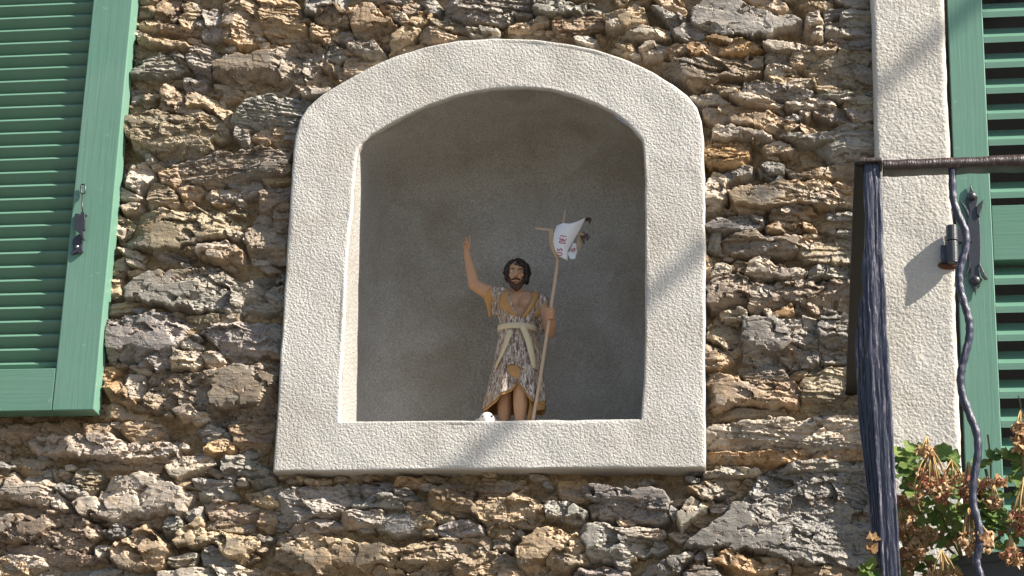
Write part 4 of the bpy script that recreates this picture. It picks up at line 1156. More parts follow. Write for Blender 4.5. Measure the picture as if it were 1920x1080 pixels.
loft("tunic_lining", M['gold'], -1.6, 4.5, 640)
def strip(name, A_, B_, mat, ex, parent=statue, n=14, w=5, thick=0.0016, place=None):
    A_ = resample(A_, n); B_ = resample(B_, n); V = []
    for i in range(n):
        for j in range(w):
            t = j / (w - 1); p = A_[i] * (1 - t) + B_[i] * t
            V.append((place or torso)(p[0], p[1], ex + 1.0 * math.sin(math.pi * t)))
    o = mesh(name, V, grid_faces(n, w), mat, parent, True)
    m = o.modifiers.new("thick", 'SOLIDIFY'); m.thickness = thick; m.offset = 0
    return o
strip("lapel", [(952, 544), (953, 560), (960, 577), (971, 593)], [(940, 552), (935, 566), (937, 577), (966, 592)], M['gold'], 2.4)
strip("lapel", [(1004, 547), (997, 564), (989, 579), (978, 595)], [(1012, 551), (1005, 568), (995, 583), (981, 597)], M['gold'], 2.4)
# sleeves
sl = MB(); chain(sl, [(940, 549, 3, 15), (927, 552, 2, 17.5)]); chain(sl, [(929, 556, 2, 13), (928, 588, 2, 7)]); chain(sl, [(936, 560, -6, 12), (934, 588, -2, 8)])
s1 = remeshed("sleeve", sl, M['fur'], statue, 0.0013, 3)
cf = MB(); chain(cf, [(920, 552, -1, 15), (918.5, 572, 0, 7), (919, 592, 0, 3.5)]); remeshed("cuff", cf, M['gold'], s1, 0.0013, 3)
sl = MB(); chain(sl, [(1004, 558, 3, 15), (1012, 566, 2, 17.5), (1014, 600, 0, 13), (1017, 622, -2, 5)]); s2 = remeshed("sleeve", sl, M['fur'], statue, 0.0013, 3)
cf = MB(); chain(cf, [(1003, 556, -8, 10), (1006, 590, -14, 6)]); remeshed("cuff", cf, M['gold'], s2, 0.0013, 3)
# sash: band and two hanging ends
V = []
for i in range(4):
    for k in range(80):
        phi = 2 * math.pi * k / 80; y = 605 + i * 3.6
        c, rx, ry = tr(y + 0.0); e = 2.2 + 1.2 * math.sin(math.pi * i / 3)
        V.append(SP(c + (rx + e) * math.sin(phi), y + 7.5 * (1 - math.cos(phi)) + 1.0 * math.sin(phi), -(ry + e) * math.cos(phi)))
F = [(i * 80 + k, i * 80 + (k + 1) % 80, (i + 1) * 80 + (k + 1) % 80, (i + 1) * 80 + k) for i in range(3) for k in range(80)]
sash = mesh("sash", V, np.array(F), M['sash'], statue, True); sash.modifiers.new("t", 'SOLIDIFY').thickness = 0.0015
strip("sash_end", [(951, 618), (944, 645), (936, 668), (928, 691)], [(962, 620), (953, 645), (944, 664), (929, 693)], M['sash'], 4.0, sash)
strip("sash_end", [(973, 609), (985, 640), (992, 668), (998, 690)], [(984, 606), (997, 638), (1004, 668), (1007, 692)], M['sash'], 5.0, sash)
# turned-up fold with the ochre lining, and the hanging lining by the staff
strip("lining_fold", [(952, 685), (953, 698), (958, 704), (966, 706)], [(975, 684), (976, 695), (975, 704), (972, 712)], M['gold'], 2.2, statue)
strip("fold_rim", [(950, 682), (958, 678), (968, 680), (978, 686), (986, 687)], [(951, 686), (959, 682), (968, 684), (978, 690), (985, 691)], M['fur'], 4.2, statue)
strip("lining_drape", [(992, 742), (993, 760), (990, 778), (988, 800)], [(1002, 748), (1003, 764), (1001, 780), (996, 800)], M['gold'], -12, statue)
strip("lining_drape", [(1006, 752), (1006, 760), (1008, 770)], [(1023, 751), (1023, 760), (1020, 768)], M['gold'], -4, statue)
# plinth under the feet
pl = MB(); c0 = SP(966, 800, -6); n = 40
ringp_ = lambda z, s: [np.array([c0[0] + 0.062 * s * math.cos(2 * math.pi * k / n), c0[1] + 0.056 * s * math.sin(2 * math.pi * k / n), z]) for k in range(n)]
pl.add(ringp_(FLOOR_Z - 0.002, 1.0) + ringp_(FLOOR_Z + 0.006, 0.96), [tuple(range(n))[::-1], tuple(range(n, 2 * n))] + [(k, (k + 1) % n, n + (k + 1) % n, n + k) for k in range(n)])
pl.build("plinth", M['beard'], statue, False, bevel=0.001)

# ---- lamb at his feet
lamb = thing("lamb_figurine", "small white painted lamb peeping over the niche sill beside the figurine's leg", "statue",
             np.array([SP(912, 800, -30)[0], -OFF - 0.03, FLOOR_Z]))
fl = fpy(912, -30)
lb = MB()
pxball(lb, 913, 790, -32, (15, 17, 17.5)); pxball(lb, 922, 798, -40, (9, 12, 10)); 
pxball(lb, 905, fl - 16, -6, (20, 26, 15)); chain(lb, [(900, fl - 5, -30, 5), (897, fl - 5, -48, 4)]); chain(lb, [(918, fl - 5, -30, 5), (920, fl - 5, -50, 4)])
remeshed("body", lb, M['lamb'], lamb, 0.0012, 2)
for ex in (898.5, 929):
    e = MB(); chain(e, [(913 + (ex - 913) * 0.7, 783, -30, 3.4), (ex, 788, -27, 2.2)]); e.build("ear", M['lamb'], lamb, True)
e = MB(); pxball(e, 922.5, 780, -44.5, (1.9, 1.9, 2.6)); e.build("eye", M['pupil'], lamb, True)
e = MB(); pxball(e, 905.5, 781.5, -45.5, (1.8, 1.8, 2.4)); e.build("eye", M['pupil'], lamb, True)

# ---- staff with cross bar and banner, held in the figurine's left hand
staff = thing("banner_staff", "thin wooden cross staff with white lettered banner held in the figurine's hand", "staff",
              np.array([SP(999, 800, -30)[0], -OFF - 0.03, FLOOR_Z]))
fs_ = fpy(998, -36)
MB().tube([SP(997.5, fs_ - 1, -36), SP(999.5, 787, -38), SP(1016, 690, -43), SP(1031, 590, -49), SP(1044.5, 500, -48), SP(1053, 440, -46), SP(1060, 393, -44)], [0.0031] * 5 + [0.0028, 0.0017], 10).build("shaft", M['wood'], staff, True)
MB().tube([SP(1003, 427.5, -44), SP(1052, 434, -44), SP(1094, 440, -44)], [0.0021, 0.0027, 0.0021], 8).build("crossbar", M['wood'], staff, True)
def flag(name, L_, R_, mat, dfun, n=26, w=20, th=0.0010):
    L_ = resample(L_, n); R_ = resample(R_, n); V = []
    for i in range(n):
        for j in range(w):
            t = j / (w - 1); p = L_[i] * (1 - t) + R_[i] * t
            V.append(SP(p[0], p[1], dfun(i / (n - 1), t)))
    o = mesh(name, V, grid_faces(n, w), mat, staff, True)
    m = o.modifiers.new("thick", 'SOLIDIFY'); m.thickness = th; m.offset = 0
    return o
fd = lambda s, t: -52 - 13 * math.sin(math.pi * (0.12 + 0.8 * t)) - 2.5 * math.sin(3.5 * s + 3 * t)
FLL = [(1044, 424), (1038.5, 438), (1037, 453), (1040.5, 468), (1049, 481)]; FLR = [(1098, 408.5), (1088, 430), (1074, 453), (1064, 471), (1064, 488)]
# top edge sags between the corners
def flag_main():
    n, w = 30, 24; L_ = resample(FLL, n); R_ = resample(FLR, n); V = []
    for i in range(n):
        for j in range(w):
            t = j / (w - 1); s = i / (n - 1); p = L_[i] * (1 - t) + R_[i] * t
            p = p + np.array([0, (3.0 * math.sin(math.pi * t) - 4.0 * math.exp(-((t - 0.22) / 0.16) ** 2)) * (1 - s) ** 2])
            V.append(SP(p[0], p[1], fd(s, t)))
    o = mesh("banner", V, grid_faces(n, w), M['cloth'], staff, True)
    m = o.modifiers.new("thick", 'SOLIDIFY'); m.thickness = 0.0010; m.offset = 0
    return o
ban = flag_main()
M['hem'] = mat_simple("tan_banner_lining", (0.46, 0.36, 0.24), 0.7, 0, 0.2, 0.2, 90)
flag("banner_lining", [(1030, 432), (1029.5, 450), (1034, 467), (1042, 484)], [(1038, 430), (1037, 450), (1042, 469), (1053, 488)], M['hem'], lambda s, t: -42 - 8 * t)
flag("banner_fold", [(1074, 455), (1070, 466), (1066, 477)], [(1084, 458), (1082, 472), (1078, 485)], M['cloth'], lambda s, t: -46 + 5 * t)
flag("banner_fold", [(1064, 472), (1066, 480), (1070, 486)], [(1076, 474), (1078, 480), (1079, 485)], M['cloth'], lambda s, t: -50 + 4 * t)
flag("banner_lining", [(1086, 436), (1081, 452), (1082, 468)], [(1093, 440), (1092, 456), (1085, 474)], M['hem'], lambda s, t: -44 + 9 * t)
fr = MB()
for k in range(16):
    x = 1089 + rs2.uniform(0, 10); y = 434 + rs2.uniform(0, 12); fr.tube([SP(x, y, -44), SP(x + rs2.uniform(2, 7), y + rs2.uniform(3, 9), -42), SP(x + rs2.uniform(2, 6), y + rs2.uniform(6, 13), -41)], 0.0006, 5)
for k in range(6):
    fr.tube([SP(1097, 409 + k, -52), SP(1105, 408 + k * 1.2, -48), SP(1110 - k, 411 + k * 2, -45)], 0.0007, 5)
fr.build("fringe", M['beard'], staff, True)
# lettering: AGNUS DEI runs upwards along the banner; only US DEI shows
GL = {'D': [[(0, 0), (0, 1), (.5, .95), (.75, .7), (.75, .3), (.5, .05), (0, 0)]], 'E': [[(.7, 0), (0, 0), (0, 1), (.7, 1)], [(0, .5), (.55, .5)]],
      'I': [[(0.2, 0), (0.2, 1)]], 'U': [[(0, 1), (0, .25), (.2, 0), (.55, 0), (.75, .25), (.75, 1)]], 'S': [[(.7, .85), (.45, 1), (.1, .85), (.1, .62), (.6, .42), (.7, .2), (.4, 0), (0, .12)]],
      'G': [[(.75, .8), (.5, 1), (.15, .85), (0, .5), (.15, .12), (.5, 0), (.75, .2), (.75, .45), (.45, .45)]]}
def fdep(px, py):
    s = min(1, max(0, (py - 415) / 70)); xl_ = np.interp(py, [p[1] for p in FLL], [p[0] for p in FLL]); xr_ = np.interp(py, [p[1] for p in FLR], [p[0] for p in FLR])
    return fd(s, (px - xl_) / max(6, xr_ - xl_))
def letters(txt, x, y, dx, dy, hgt, adv, parent, dep=None):
    L2 = math.hypot(dx, dy); ux, uy = dx / L2, dy / L2; vx, vy = uy, -ux          # letter tops point to the left of the reading direction
    for ch in txt:
        g = MB()
        for st in GL[ch]:
            st = resample(st, 14)
            P_ = [(x + ux * a * adv * 0.95 + vx * q * hgt, y + uy * a * adv * 0.95 + vy * q * hgt) for a, q in st]
            g.tube([SP(px, py, (fdep(px, py) if dep is None else dep) - 0.9) for px, py in P_], 0.00085, 5)
        g.build("letter", M['letter'], parent, True); x += ux * adv * (0.7 if ch == 'I' else 1.15); y += uy * adv * (0.7 if ch == 'I' else 1.15)
letters("DEI", 1059.5, 457, 3.0, -14, 11.5, 5.4, ban)
letters("US", 1054.0, 479, 0.2, -12, 9.5, 7.0, ban)
letters("G", 1079.5, 470, -3, -10, 7.0, 7.5, ban, -47.5)
# ------------------------------------------------------------------ balcony railing a metre in front of the wall
BO = 1.0
bal = thing("balcony_railing", "weathered dark iron balcony railing with thick peeling corner post and wavy bars", "railing", W(1650, 1230, BO))
M['irust'] = mat_iron("rusty_handrail_paint", (0.034, 0.022, 0.019), (0.060, 0.036, 0.030), (0.16, 0.105, 0.085))
def rough_post(name, rows, off, depth, mat, seed, parent, nf=18, amp=0.0022, step=0.004):
    """upright bar whose front edges follow (y, left, right) in the photo, with a furrowed front"""
    ys = [r[0] for r in rows]; V = []; n = 0
    yy = np.arange(ys[0], ys[-1], 3.0)
    for y in yy:
        l = np.interp(y, ys, [r[1] for r in rows]); r = np.interp(y, ys, [r[2] for r in rows])
        a = W(l, y, off); b_ = W(r, y, off); ring_ = []
        for k in range(nf):
            t = k / (nf - 1); p = a * (1 - t) + b_ * t
            edge = min(t, 1 - t); rnd = 0.0016 * max(0, 1 - edge / 0.08) ** 2
            gr = 0.0
            for gi in range(3):                        # a few long sharp furrows
                gp = 0.18 + 0.3 * gi + 0.10 * math.sin(y * 0.006 + seed + gi * 2.1); gr += 0.0016 * max(0.0, 1 - abs(t - gp) / 0.05)
            f = fbm(np.array([t * 7.0 + seed]), np.array([y * 0.003]), seed, 3)[0] * amp * 0.45 + fbm(np.array([t * 26.0]), np.array([y * 0.03]), seed + 5, 2)[0] * amp * 0.35 - gr
            ring_.append(p + np.array([fbm(np.array([y * 0.02]), np.array([t * 2]), seed + 9, 2)[0] * 0.0012, -f + rnd, 0]))
        ring_.append(ring_[nf - 1] + np.array([0, depth, 0])); ring_.append(ring_[0] + np.array([0, depth, 0]))
        V += ring_; n = len(ring_)
    R_ = len(yy); F = [(i * n + k, i * n + (k + 1) % n, (i + 1) * n + (k + 1) % n, (i + 1) * n + k) for i in range(R_ - 1) for k in range(n)]
    F = [f[::-1] for f in F] + [tuple(range(n)), tuple(range((R_ - 1) * n, R_ * n))[::-1]]
    return mesh(name, V, F, mat, parent, True)
post = rough_post("corner_post", [(304, 1619, 1650), (400, 1621, 1655), (480, 1624, 1657), (620, 1627, 1664), (750, 1634, 1671), (900, 1644, 1680), (1000, 1649, 1685), (1080, 1654, 1690), (1260, 1662, 1698)], BO, 0.024, M['iron'], 3, bal)
Lx = lambda y: np.interp(y, [455, 600, 700, 800, 900, 1000, 1060], [1618, 1603, 1604, 1612, 1621, 1632, 1644])
Mx = lambda y: np.interp(y, [304, 480, 620, 750, 900, 1000, 1080], [1619, 1625, 1628, 1635, 1645, 1650, 1655])
for k, (ya, yb_, do) in enumerate(((452, 1066, 0.003), (548, 1048, 0.008), (604, 1030, 0.013))):
    rows_ = []
    for y in np.linspace(ya, yb_, 16):
        w = 9.2 * (1.0 if y < 780 else 1.0 - 0.55 * (y - 780) / 280.0)
        tip = min(1.0, (y - ya) / 22 + 0.25); m_x = Mx(y) + 0.6
        rows_.append((y, m_x - w * k - w * tip, m_x - w * k))
    rough_post("paint_strip", rows_, BO - do, 0.012, M['iron'], 40 + 7 * k, post, 9, 0.0012)
pc0 = W(1607, 304, BO + 0.006); pc1 = W(1654, 294, BO + 0.006)
MB().box(pc0[0], pc1[0], -BO - 0.006, -BO + 0.034, pc0[2], pc1[2]).build("post_cap", M['irust'], bal, bevel=0.002)
# handrail to the right
ra = W(1655, 319, BO); rb = W(1655, 300, BO); xe = W(2700, 300, BO)[0]
nr = 260; V = []; sec = [(-0.004, 0), (-0.001, 0.006), (0.0, 0.5), (-0.001, 0.94), (-0.006, 1.0), (-0.028, 1.0), (-0.028, 0.0)]
for i in range(nr):
    x = ra[0] + (xe - ra[0]) * i / (nr - 1)
    wb = fbm(np.array([x * 26]), np.array([0.0]), 7, 3)[0] * 0.0022; wt = fbm(np.array([x * 20]), np.array([4.0]), 8, 3)[0] * 0.0022
    for a, t in sec:
        V.append((x, -BO - 0.004 - a + fbm(np.array([x * 60]), np.array([t * 3]), 12, 2)[0] * 0.0012, ra[2] + wb + (rb[2] + wt - ra[2] - wb) * t))
n = len(sec)
F = [(i * n + k, (i + 1) * n + k, (i + 1) * n + (k + 1) % n, i * n + (k + 1) % n) for i in range(nr - 1) for k in range(n)] + [tuple(range(n)), tuple(range((nr - 1) * n, nr * n))[::-1]]
mesh("handrail", V, F, M['irust'], bal, True)
# return rail back to the wall, seen from below
a = W(1598, 745, 0.0); b2_ = W(1614, 312, BO - 0.004)
zr = 0.5 * (a[2] + b2_[2])
p = MB(); hw = 0.0125
p.hexa([(b2_[0] - hw * .7, -BO + 0.006, b2_[2]), (b2_[0] + hw * .7, -BO + 0.006, b2_[2]), (a[0] + hw, 0.02, a[2]), (a[0] - hw, 0.02, a[2]),
        (b2_[0] - hw * .7, -BO + 0.006, b2_[2] + 0.010), (b2_[0] + hw * .7, -BO + 0.006, b2_[2] + 0.010), (a[0] + hw, 0.02, a[2] + 0.010), (a[0] - hw, 0.02, a[2] + 0.010)])
M['undrail'] = mat_simple("rail_underside_shade", (0.016, 0.014, 0.012), 0.55, 0, 0.4, 0.5, 90, 0.001)  # near-black colour puts the underside's shade into the whole rail
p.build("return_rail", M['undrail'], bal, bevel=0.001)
# lower rail and wavy bars
lz = W(1700, 1225, BO)[2]
MB().box(W(1668, 1200, BO)[0], xe, -BO - 0.004, -BO + 0.02, lz - 0.012, lz).build("lower_rail", M['irust'], bal, bevel=0.002)
wave = [(1786, 316), (1786, 350), (1789, 380), (1799, 408), (1810, 434), (1811, 460), (1805, 484), (1799, 508), (1799, 532), (1805, 560), (1814, 588), (1818, 610), (1817, 634),
        (1811, 660), (1804, 688), (1801, 714), (1806, 745), (1819, 780), (1831, 812), (1834, 845), (1829, 880), (1824, 915), (1826, 950), (1835, 985), (1838, 1012), (1833, 1038), (1831, 1055), (1838, 1080), (1846, 1110), (1846, 1145), (1840, 1180), (1838, 1228)]
wv = [W(x, y, BO - 0.004) for x, y in wave]
def dense(P, n):
    P = np.array(P); 
    out = []
    for i in range(len(P) - 1):
        p0 = P[max(i - 1, 0)]; p1 = P[i]; p2 = P[i + 1]; p3 = P[min(i + 2, len(P) - 1)]
        for k in range(n):
            t = k / n; out.append(0.5 * ((2 * p1) + (-p0 + p2) * t + (2 * p0 - 5 * p1 + 4 * p2 - p3) * t * t + (-p0 + 3 * p1 - 3 * p2 + p3) * t ** 3))
    out.append(P[-1]); return out
wp = dense(wv, 5)
mbw = MB(); mbw.tube(wp, [0.0055 + 0.0004 * math.sin(i * 1.7) for i in range(len(wp))], 10, 1.0, True, (1, 0, 0)); w0 = mbw.build("wavy_bar", M['iron'], bal, True)
for k in range(1, 4):
    c = w0.copy(); COL.objects.link(c); c.location.x += 0.135 * k; c.parent = bal; ORG[c.name] = ORG[w0.name]

# ------------------------------------------------------------------ planter and geraniums behind the bars
M['planter'] = mat_simple("dark_grey_planter", (0.085, 0.090, 0.098), 0.55, 0, 0.4, 0.2, 30, 0.0006, 200)
P0 = W(1796, 1047, 0.85); dirx = np.array([math.cos(math.radians(-24)), math.sin(math.radians(-24)), 0]); diry = np.array([-dirx[1], dirx[0], 0])
PLN, PLD, PLH = 0.42, 0.13, 0.125
planter = thing("planter_box", "dark grey window box hung behind the balcony bars full of withered geraniums", "planter", P0 + dirx * 0.2 - np.array([0, 0, PLH]))
def pb(u0, u1, v0, v1, z0_, z1_):
    return [P0 + dirx * u + diry * v_ + np.array([0, 0, z]) for z in (z0_, z1_) for u, v_ in ((u0, v0), (u1, v0), (u1, v1), (u0, v1))]
t = 0.004
m_ = MB(); m_.hexa(pb(0, PLN, 0, t, -PLH, 0)); m_.hexa(pb(0, PLN, PLD - t, PLD, -PLH, 0)); m_.hexa(pb(0, t, t + .0004, PLD - t - .0004, -PLH, 0)); m_.hexa(pb(PLN - t, PLN, t + .0004, PLD - t - .0004, -PLH, 0)); m_.hexa(pb(t, PLN - t, t, PLD - t, -PLH, -PLH + t))
m_.build("box", M['planter'], planter)
m_ = MB(); m_.hexa(pb(-0.004, PLN + 0.004, -0.005, -0.0003, -0.010, 0.002)); m_.build("rim", M['planter'], planter)
M['soil'] = mat_simple("potting_soil", (0.035, 0.024, 0.016), 0.95, 0, 0.1, 0.4, 120, 0.004)
m_ = MB(); m_.hexa(pb(t + .001, PLN - t - .001, t + .001, PLD - t - .001, -0.06, -0.016)); m_.build("soil", M['soil'], planter)

def mat_leaf(name, c1, c2, tr=0.35):
    m = Mat(name); oi = m.n("ShaderNodeObjectInfo"); n1 = m.noise(140, 4, 0.6)
    c = m.mix(oi.outputs["Random"], c1, c2); c = m.mix(0.5, c, m.mix(m.step(n1, 0.3, 0.7), (0.6, 0.65, 0.5), (1.25, 1.2, 1.1)), 'MULTIPLY')
    m.out(c, 0.5, m.bump(n1, 0.0008), 0.35)
    tl = m.n("ShaderNodeBsdfTranslucent"); m.link(c, tl.inputs[0]); mx = m.n("ShaderNodeMixShader"); mx.inputs[0].default_value = tr
    o = [x for x in m.nt.nodes if x.type == 'OUTPUT_MATERIAL'][0]
    m.link(m.b.outputs[0], mx.inputs[1]); m.link(tl.outputs[0], mx.inputs[2]); m.link(mx.outputs[0], o.inputs[0]); return m.m
M['leaf'] = mat_leaf("geranium_leaf", (0.105, 0.20, 0.045), (0.28, 0.37, 0.10))
M['dryleaf'] = mat_leaf("withered_leaf", (0.27, 0.13, 0.06), (0.46, 0.30, 0.15), 0.3)
M['drystem'] = mat_leaf("straw_flower_stalk", (0.45, 0.30, 0.13), (0.50, 0.36, 0.18), 0.1)
M['petal'] = mat_leaf("withered_petal", (0.54, 0.33, 0.19), (0.64, 0.43, 0.27), 0.35)
M['petal_red'] = mat_leaf("faded_red_petal", (0.46, 0.15, 0.12), (0.52, 0.22, 0.16), 0.3)
M['stem'] = mat_simple("geranium_stem", (0.13, 0.12, 0.045), 0.6, 0, 0.3, 0.3, 90)

pr_ = random.Random(5)
def leaf_mesh(seed, dry):
    r = random.Random(seed); n = 21; V = [(0, 0, 0)]; F = []
    for ringk, s in enumerate((0.5, 1.0)):
        for k in range(n):
            q = 2 * math.pi * k / n + (math.pi / 2); notch = 0.30 if k in (0,) else 1.0
            lob = 1 + 0.09 * math.cos(7 * q) ; rr = s * lob * (notch if s == 1 else (0.6 if k == 0 else 1))
            z = (0.16 if not dry else 0.45) * rr ** 2 * (1 + 0.6 * math.sin(2 * q + seed)) + (0.07 if not dry else 0.30) * math.sin(5 * q + seed * 1.3) * s + r.uniform(-.03, .03) * (3 if dry else 1)
            V.append((rr * math.cos(q), rr * math.sin(q), z - 0.1))
    F += [(0, 1 + k, 1 + (k + 1) % n) for k in range(n)]
    F += [(1 + k, 1 + n + k, 1 + n + (k + 1) % n, 1 + (k + 1) % n) for k in range(n)]
    me = np_mesh("leaf", np.array(V), F, True); me.materials.append(M['dryleaf'] if dry else M['leaf']); return me
LEAF = [leaf_mesh(k, False) for k in range(4)]; DRY = [leaf_mesh(20 + k, True) for k in range(4)]
def put_leaf(root, px, py, off, size, dry=False, face=None):
    p = W(px, py, off); o = put("withered_leaf" if dry else "leaf", pr_.choice(DRY if dry else LEAF), None, root, p)
    if face is None: face = (pr_.uniform(-0.6, 0.6), -1.0, pr_.uniform(-0.1, 1.1))
    e = Vector(face).to_track_quat('Z', 'Y'); 
    from mathutils import Quaternion
    o.rotation_mode = 'QUATERNION'; o.rotation_quaternion = e @ Quaternion((0, 0, 1), pr_.uniform(0, 6.28))
    o.scale = (size, size * pr_.uniform(0.7, 1.0), size); return o
def umbel(root, nx_, ny_, off, spread, length, n, tilt=0.0, red=False, up=False):
    """a spent flower head: straw stalks fanning out of one node, crumpled petals at the ends"""
    c = W(nx_, ny_, off); st = MB(); pt = MB(); prd = MB()
    for k in range(n):
        ang = pr_.uniform(-1, 1) * spread + tilt; yaw = pr_.uniform(-0.9, 0.9) * spread
        L_ = length * pr_.uniform(0.72, 1.1); s = 1 if up else -1
        d1 = np.array([math.sin(ang), math.sin(yaw), s * math.cos(ang)])
        mid = c + d1 * L_ * 0.5 + np.array([math.sin(ang) * 0.14, math.sin(yaw) * 0.14, 0]) * L_; end = c + np.array([math.sin(ang) * 1.08, math.sin(yaw) * 1.08, s * math.cos(ang * 0.8)]) * L_
        st.tube([c, mid, end], [0.0011, 0.0009, 0.0008], 5)
        for j in range(pr_.choice([4, 5, 6])):
            q = end + np.array([pr_.uniform(-1, 1), pr_.uniform(-1, 1), pr_.uniform(-1.4, 0.6)]) * 0.0060
            a_ = np.array([pr_.gauss(0, 1) for _ in range(3)]); a_ /= np.linalg.norm(a_); b_ = np.cross(a_, np.array([pr_.gauss(0, 1) for _ in range(3)])); b_ /= np.linalg.norm(b_)
            cc = np.cross(a_, b_); w = pr_.uniform(0.0030, 0.0060); h_ = pr_.uniform(0.0045, 0.0085)
            (prd if red and pr_.random() < 0.25 else pt).add([q - a_ * w, q - a_ * w * .3 + b_ * h_ * .6 + cc * w * .5, q + a_ * w, q + b_ * h_ * 1.1 + cc * w * pr_.uniform(-.8, .8), q + a_ * w * .5 + b_ * h_ * .5 - cc * w * .6], [(0, 4, 1), (0, 2, 4), (4, 3, 1), (2, 3, 4)])
    f = st.build("flower_head", M['drystem'], root, True); pt.build("petals", M['petal'], f, True)
    if prd.v: prd.build("red_petals", M['petal_red'], f, True)
    return f
def stem(root, pts, r=0.0022):
    mb_ = MB(); mb_.tube(dense([W(*p) for p in pts], 4), r, 6); return mb_.build("stem", M['stem'], root, True)

GG = "withered geraniums growing in the window box"
g1 = thing("geranium", "half withered geranium with many dry brown leaves beside the corner post", "plant", P0 + dirx * 0.03 + diry * 0.06 + np.array([0, 0, -0.02]), GG)
g2 = thing("geranium", "geranium with fresh light green leaves and fanned straw flower heads at the wavy bar", "plant", P0 + dirx * 0.12 + diry * 0.06 + np.array([0, 0, -0.02]), GG)
g3 = thing("geranium", "tall geranium at the right picture edge with drooping dry blooms", "plant", P0 + dirx * 0.24 + diry * 0.06 + np.array([0, 0, -0.02]), GG)
# left plant
stem(g1, [(1815, 1062, .83), (1770, 1020, .86), (1725, 960, .88), (1705, 880, .89)]); stem(g1, [(1812, 1062, .83), (1775, 990, .88), (1750, 900, .92), (1745, 842, .93)])
stem(g1, [(1812, 1065, .83), (1760, 1060, .88), (1712, 1040, .90), (1690, 1010, .90)]); stem(g1, [(1810, 1062, .83), (1790, 1000, .90), (1772, 930, .90)])
for px, py, off, s in ((1692, 848, .90, 15), (1706, 838, .90, 15), (1722, 846, .88, 15), (1688, 866, .89, 14), (1702, 868, .91, 14), (1718, 872, .90, 14), (1730, 886, .90, 13), (1690, 888, .90, 15), (1707, 895, .88, 15),
                       (1722, 905, .87, 15), (1700, 915, .87, 14), (1715, 925, .90, 14), (1738, 915, .87, 14), (1746, 940, .88, 14), (1730, 945, .86, 15), (1768, 846, .90, 15), (1780, 852, .89, 13), (1790, 858, .89, 11), (1762, 862, .88, 12), (1775, 925, .89, 13), (1765, 945, .91, 13),
                       (1722, 985, .86, 14), (1745, 1000, .87, 14), (1770, 985, .88, 13), (1790, 1005, .88, 12), (1740, 1020, .88, 13), (1700, 960, .86, 14), (1760, 1015, .90, 12), (1712, 1060, .88, 13), (1700, 1075, .88, 12), (1728, 1066, .87, 12), (1752, 965, .86, 14), (1780, 965, .86, 14)):
    put_leaf(g1, px, py, off, s * 0.00092)
for k in range(58):
    px = 1683 + abs(pr_.gauss(0, 1)) * 38; py = pr_.uniform(930, 1085)
    if px < 1800: put_leaf(g1, px, py, pr_.uniform(.85, .94), pr_.uniform(7, 12) * 0.00078, True, (pr_.uniform(-1, 1), pr_.uniform(-1, -.2), pr_.uniform(-.6, 1)))
for k in range(46):
    put_leaf(g1, pr_.uniform(1682, 1800), pr_.uniform(838, 1075), pr_.uniform(.84, .90), pr_.uniform(11, 15) * 0.00092)
for k in range(26):
    put_leaf(g2, pr_.gauss(1848, 26), pr_.gauss(955, 30), pr_.uniform(.88, .95), pr_.uniform(10, 14) * 0.00092, False, (pr_.uniform(-0.3, 0.8), -0.8, pr_.uniform(0.2, 1.3)))
umbel(g1, 1745, 838, .945, 0.42, 0.066, 22, -0.02, True); umbel(g1, 1738, 818, .945, 0.35, 0.022, 9); umbel(g1, 1784, 862, .93, 0.5, 0.036, 12)
umbel(g1, 1735, 862, .94, 0.6, 0.022, 8, 0.1, True)
umbel(g1, 1765, 1031, .95, 0.48, 0.042, 24, 0.05); umbel(g1, 1690, 955, .93, 0.6, 0.026, 10); umbel(g1, 1715, 1005, .93, 0.6, 0.024, 9); umbel(g1, 1738, 985, .93, 0.9, 0.016, 8)
# middle plant
stem(g2, [(1842, 1055, .86), (1835, 1000, .90), (1822, 950, .93), (1816, 868, .93)]); stem(g2, [(1850, 1055, .86), (1860, 990, .90), (1858, 930, .92), (1848, 880, .92)]); stem(g2, [(1846, 1055, .86), (1850, 1000, .9), (1816, 955, .95)])
stem(g2, [(1858, 905, .92), (1857, 860, .92), (1852, 815, .92)], 0.0013)
for px, py, off, s in ((1825, 935, .95, 14), (1838, 925, .94, 14), (1848, 945, .94, 14), (1812, 930, .93, 13), (1860, 940, .94, 14), (1868, 925, .93, 12), (1855, 960, .95, 15), (1872, 955, .94, 14), (1843, 970, .95, 14), (1865, 975, .95, 14),
                       (1880, 965, .93, 13), (1852, 990, .94, 13), (1838, 990, .93, 12), (1876, 990, .94, 12), (1888, 975, .92, 12), (1800, 915, .90, 13), (1828, 915, .92, 12), (1884, 930, .92, 12), (1798, 990, .91, 12), (1850, 1018, .93, 13), (1862, 1010, .93, 12), (1820, 975, .90, 14), (1800, 955, .89, 14), (1835, 945, .90, 15)):
    put_leaf(g2, px, py, off, s * 0.00092, False, (pr_.uniform(-0.3, 0.8), -0.8, pr_.uniform(0.2, 1.3)))
for k in range(12):
    put_leaf(g2, pr_.uniform(1790, 1885), pr_.uniform(930, 1030), pr_.uniform(.87, .93), pr_.uniform(7, 11) * 0.00078, True)
umbel(g2, 1816, 953, .985, 0.42, 0.050, 30, 0.16); umbel(g2, 1815, 866, .955, 0.30, 0.040, 20, 0.06, True); umbel(g2, 1812, 900, .955, 0.35, 0.022, 12, 0, True); umbel(g2, 1847, 895, .95, 0.9, 0.010, 8); umbel(g2, 1863, 908, .955, 0.28, 0.026, 9, 0.02)
umbel(g2, 1874, 892, .95, 0.5, 0.008, 5, 0, True)
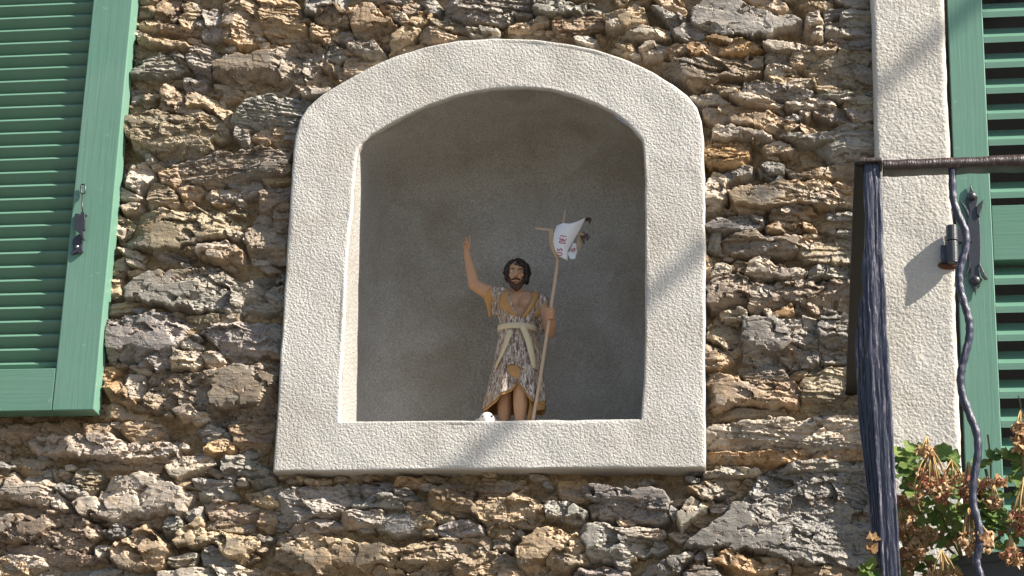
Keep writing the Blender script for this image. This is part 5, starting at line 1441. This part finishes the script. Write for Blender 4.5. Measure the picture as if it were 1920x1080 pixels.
stem(g2, [(1880, 975, .95), (1892, 975, .955), (1896, 995, .958), (1894, 1004, .96)], 0.0013); umbel(g2, 1894, 1004, .965, 0.42, 0.030, 14, 0.15, True)
# right plant
stem(g3, [(1935, 1040, .89), (1935, 950, .92), (1918, 880, .93), (1916, 790, .93)]); stem(g3, [(1930, 1040, .89), (1960, 960, .92), (1990, 880, .93)]); stem(g3, [(1945, 880, .92), (1910, 866, .93), (1870, 858, .93), (1850, 866, .93)], 0.0014)
for px, py, off, s in ((1862, 853, .93, 14), (1878, 848, .93, 13), (1892, 850, .93, 14), (1905, 858, .93, 13), (1850, 866, .93, 12), (1835, 868, .93, 12), (1916, 835, .93, 14), (1918, 812, .93, 12), (1912, 875, .92, 13), (1905, 900, .92, 14), (1918, 920, .92, 14),
                       (1900, 1010, .92, 12), (1918, 1000, .92, 12), (1930, 860, .92, 14), (1940, 900, .92, 14), (1955, 930, .92, 14), (1970, 880, .92, 14), (1985, 860, .92, 14), (1940, 980, .92, 14), (1965, 990, .92, 14), (1990, 940, .92, 14), (1880, 1022, .92, 12), (1893, 1030, .92, 12)):
    put_leaf(g3, px, py, off, s * 0.00092)
umbel(g3, 1914, 768, .94, 0.4, 0.030, 12); umbel(g3, 1913, 790, .94, 0.3, 0.034, 12); umbel(g3, 1920, 895, .95, 0.32, 0.060, 20, -0.05, True); umbel(g3, 1918, 950, .95, 0.4, 0.030, 14, 0, True); umbel(g3, 1970, 880, .95, 0.4, 0.05, 14)
stem(g3, [(1914, 768, .94), (1913, 755, .94), (1909, 742, .94)], 0.0009)
# tuft showing left of the post
g4 = thing("geranium", "small tuft of geranium leaves poking out left of the corner post", "plant", W(1640, 1110, .93), GG)
stem(g4, [(1812, 1066, .83), (1740, 1110, .88), (1660, 1105, .92), (1632, 1072, .93)])
for px, py, s in ((1622, 1066, 11), (1632, 1056, 10), (1636, 1074, 12), (1618, 1080, 11), (1628, 1090, 13)): put_leaf(g4, px, py, .93, s * .00092)
for px, py, s in ((1634, 1030, 12), (1638, 1010, 10), (1630, 1032, 7)): put_leaf(g4, px, py, BO + 0.012, s * .00092, True)
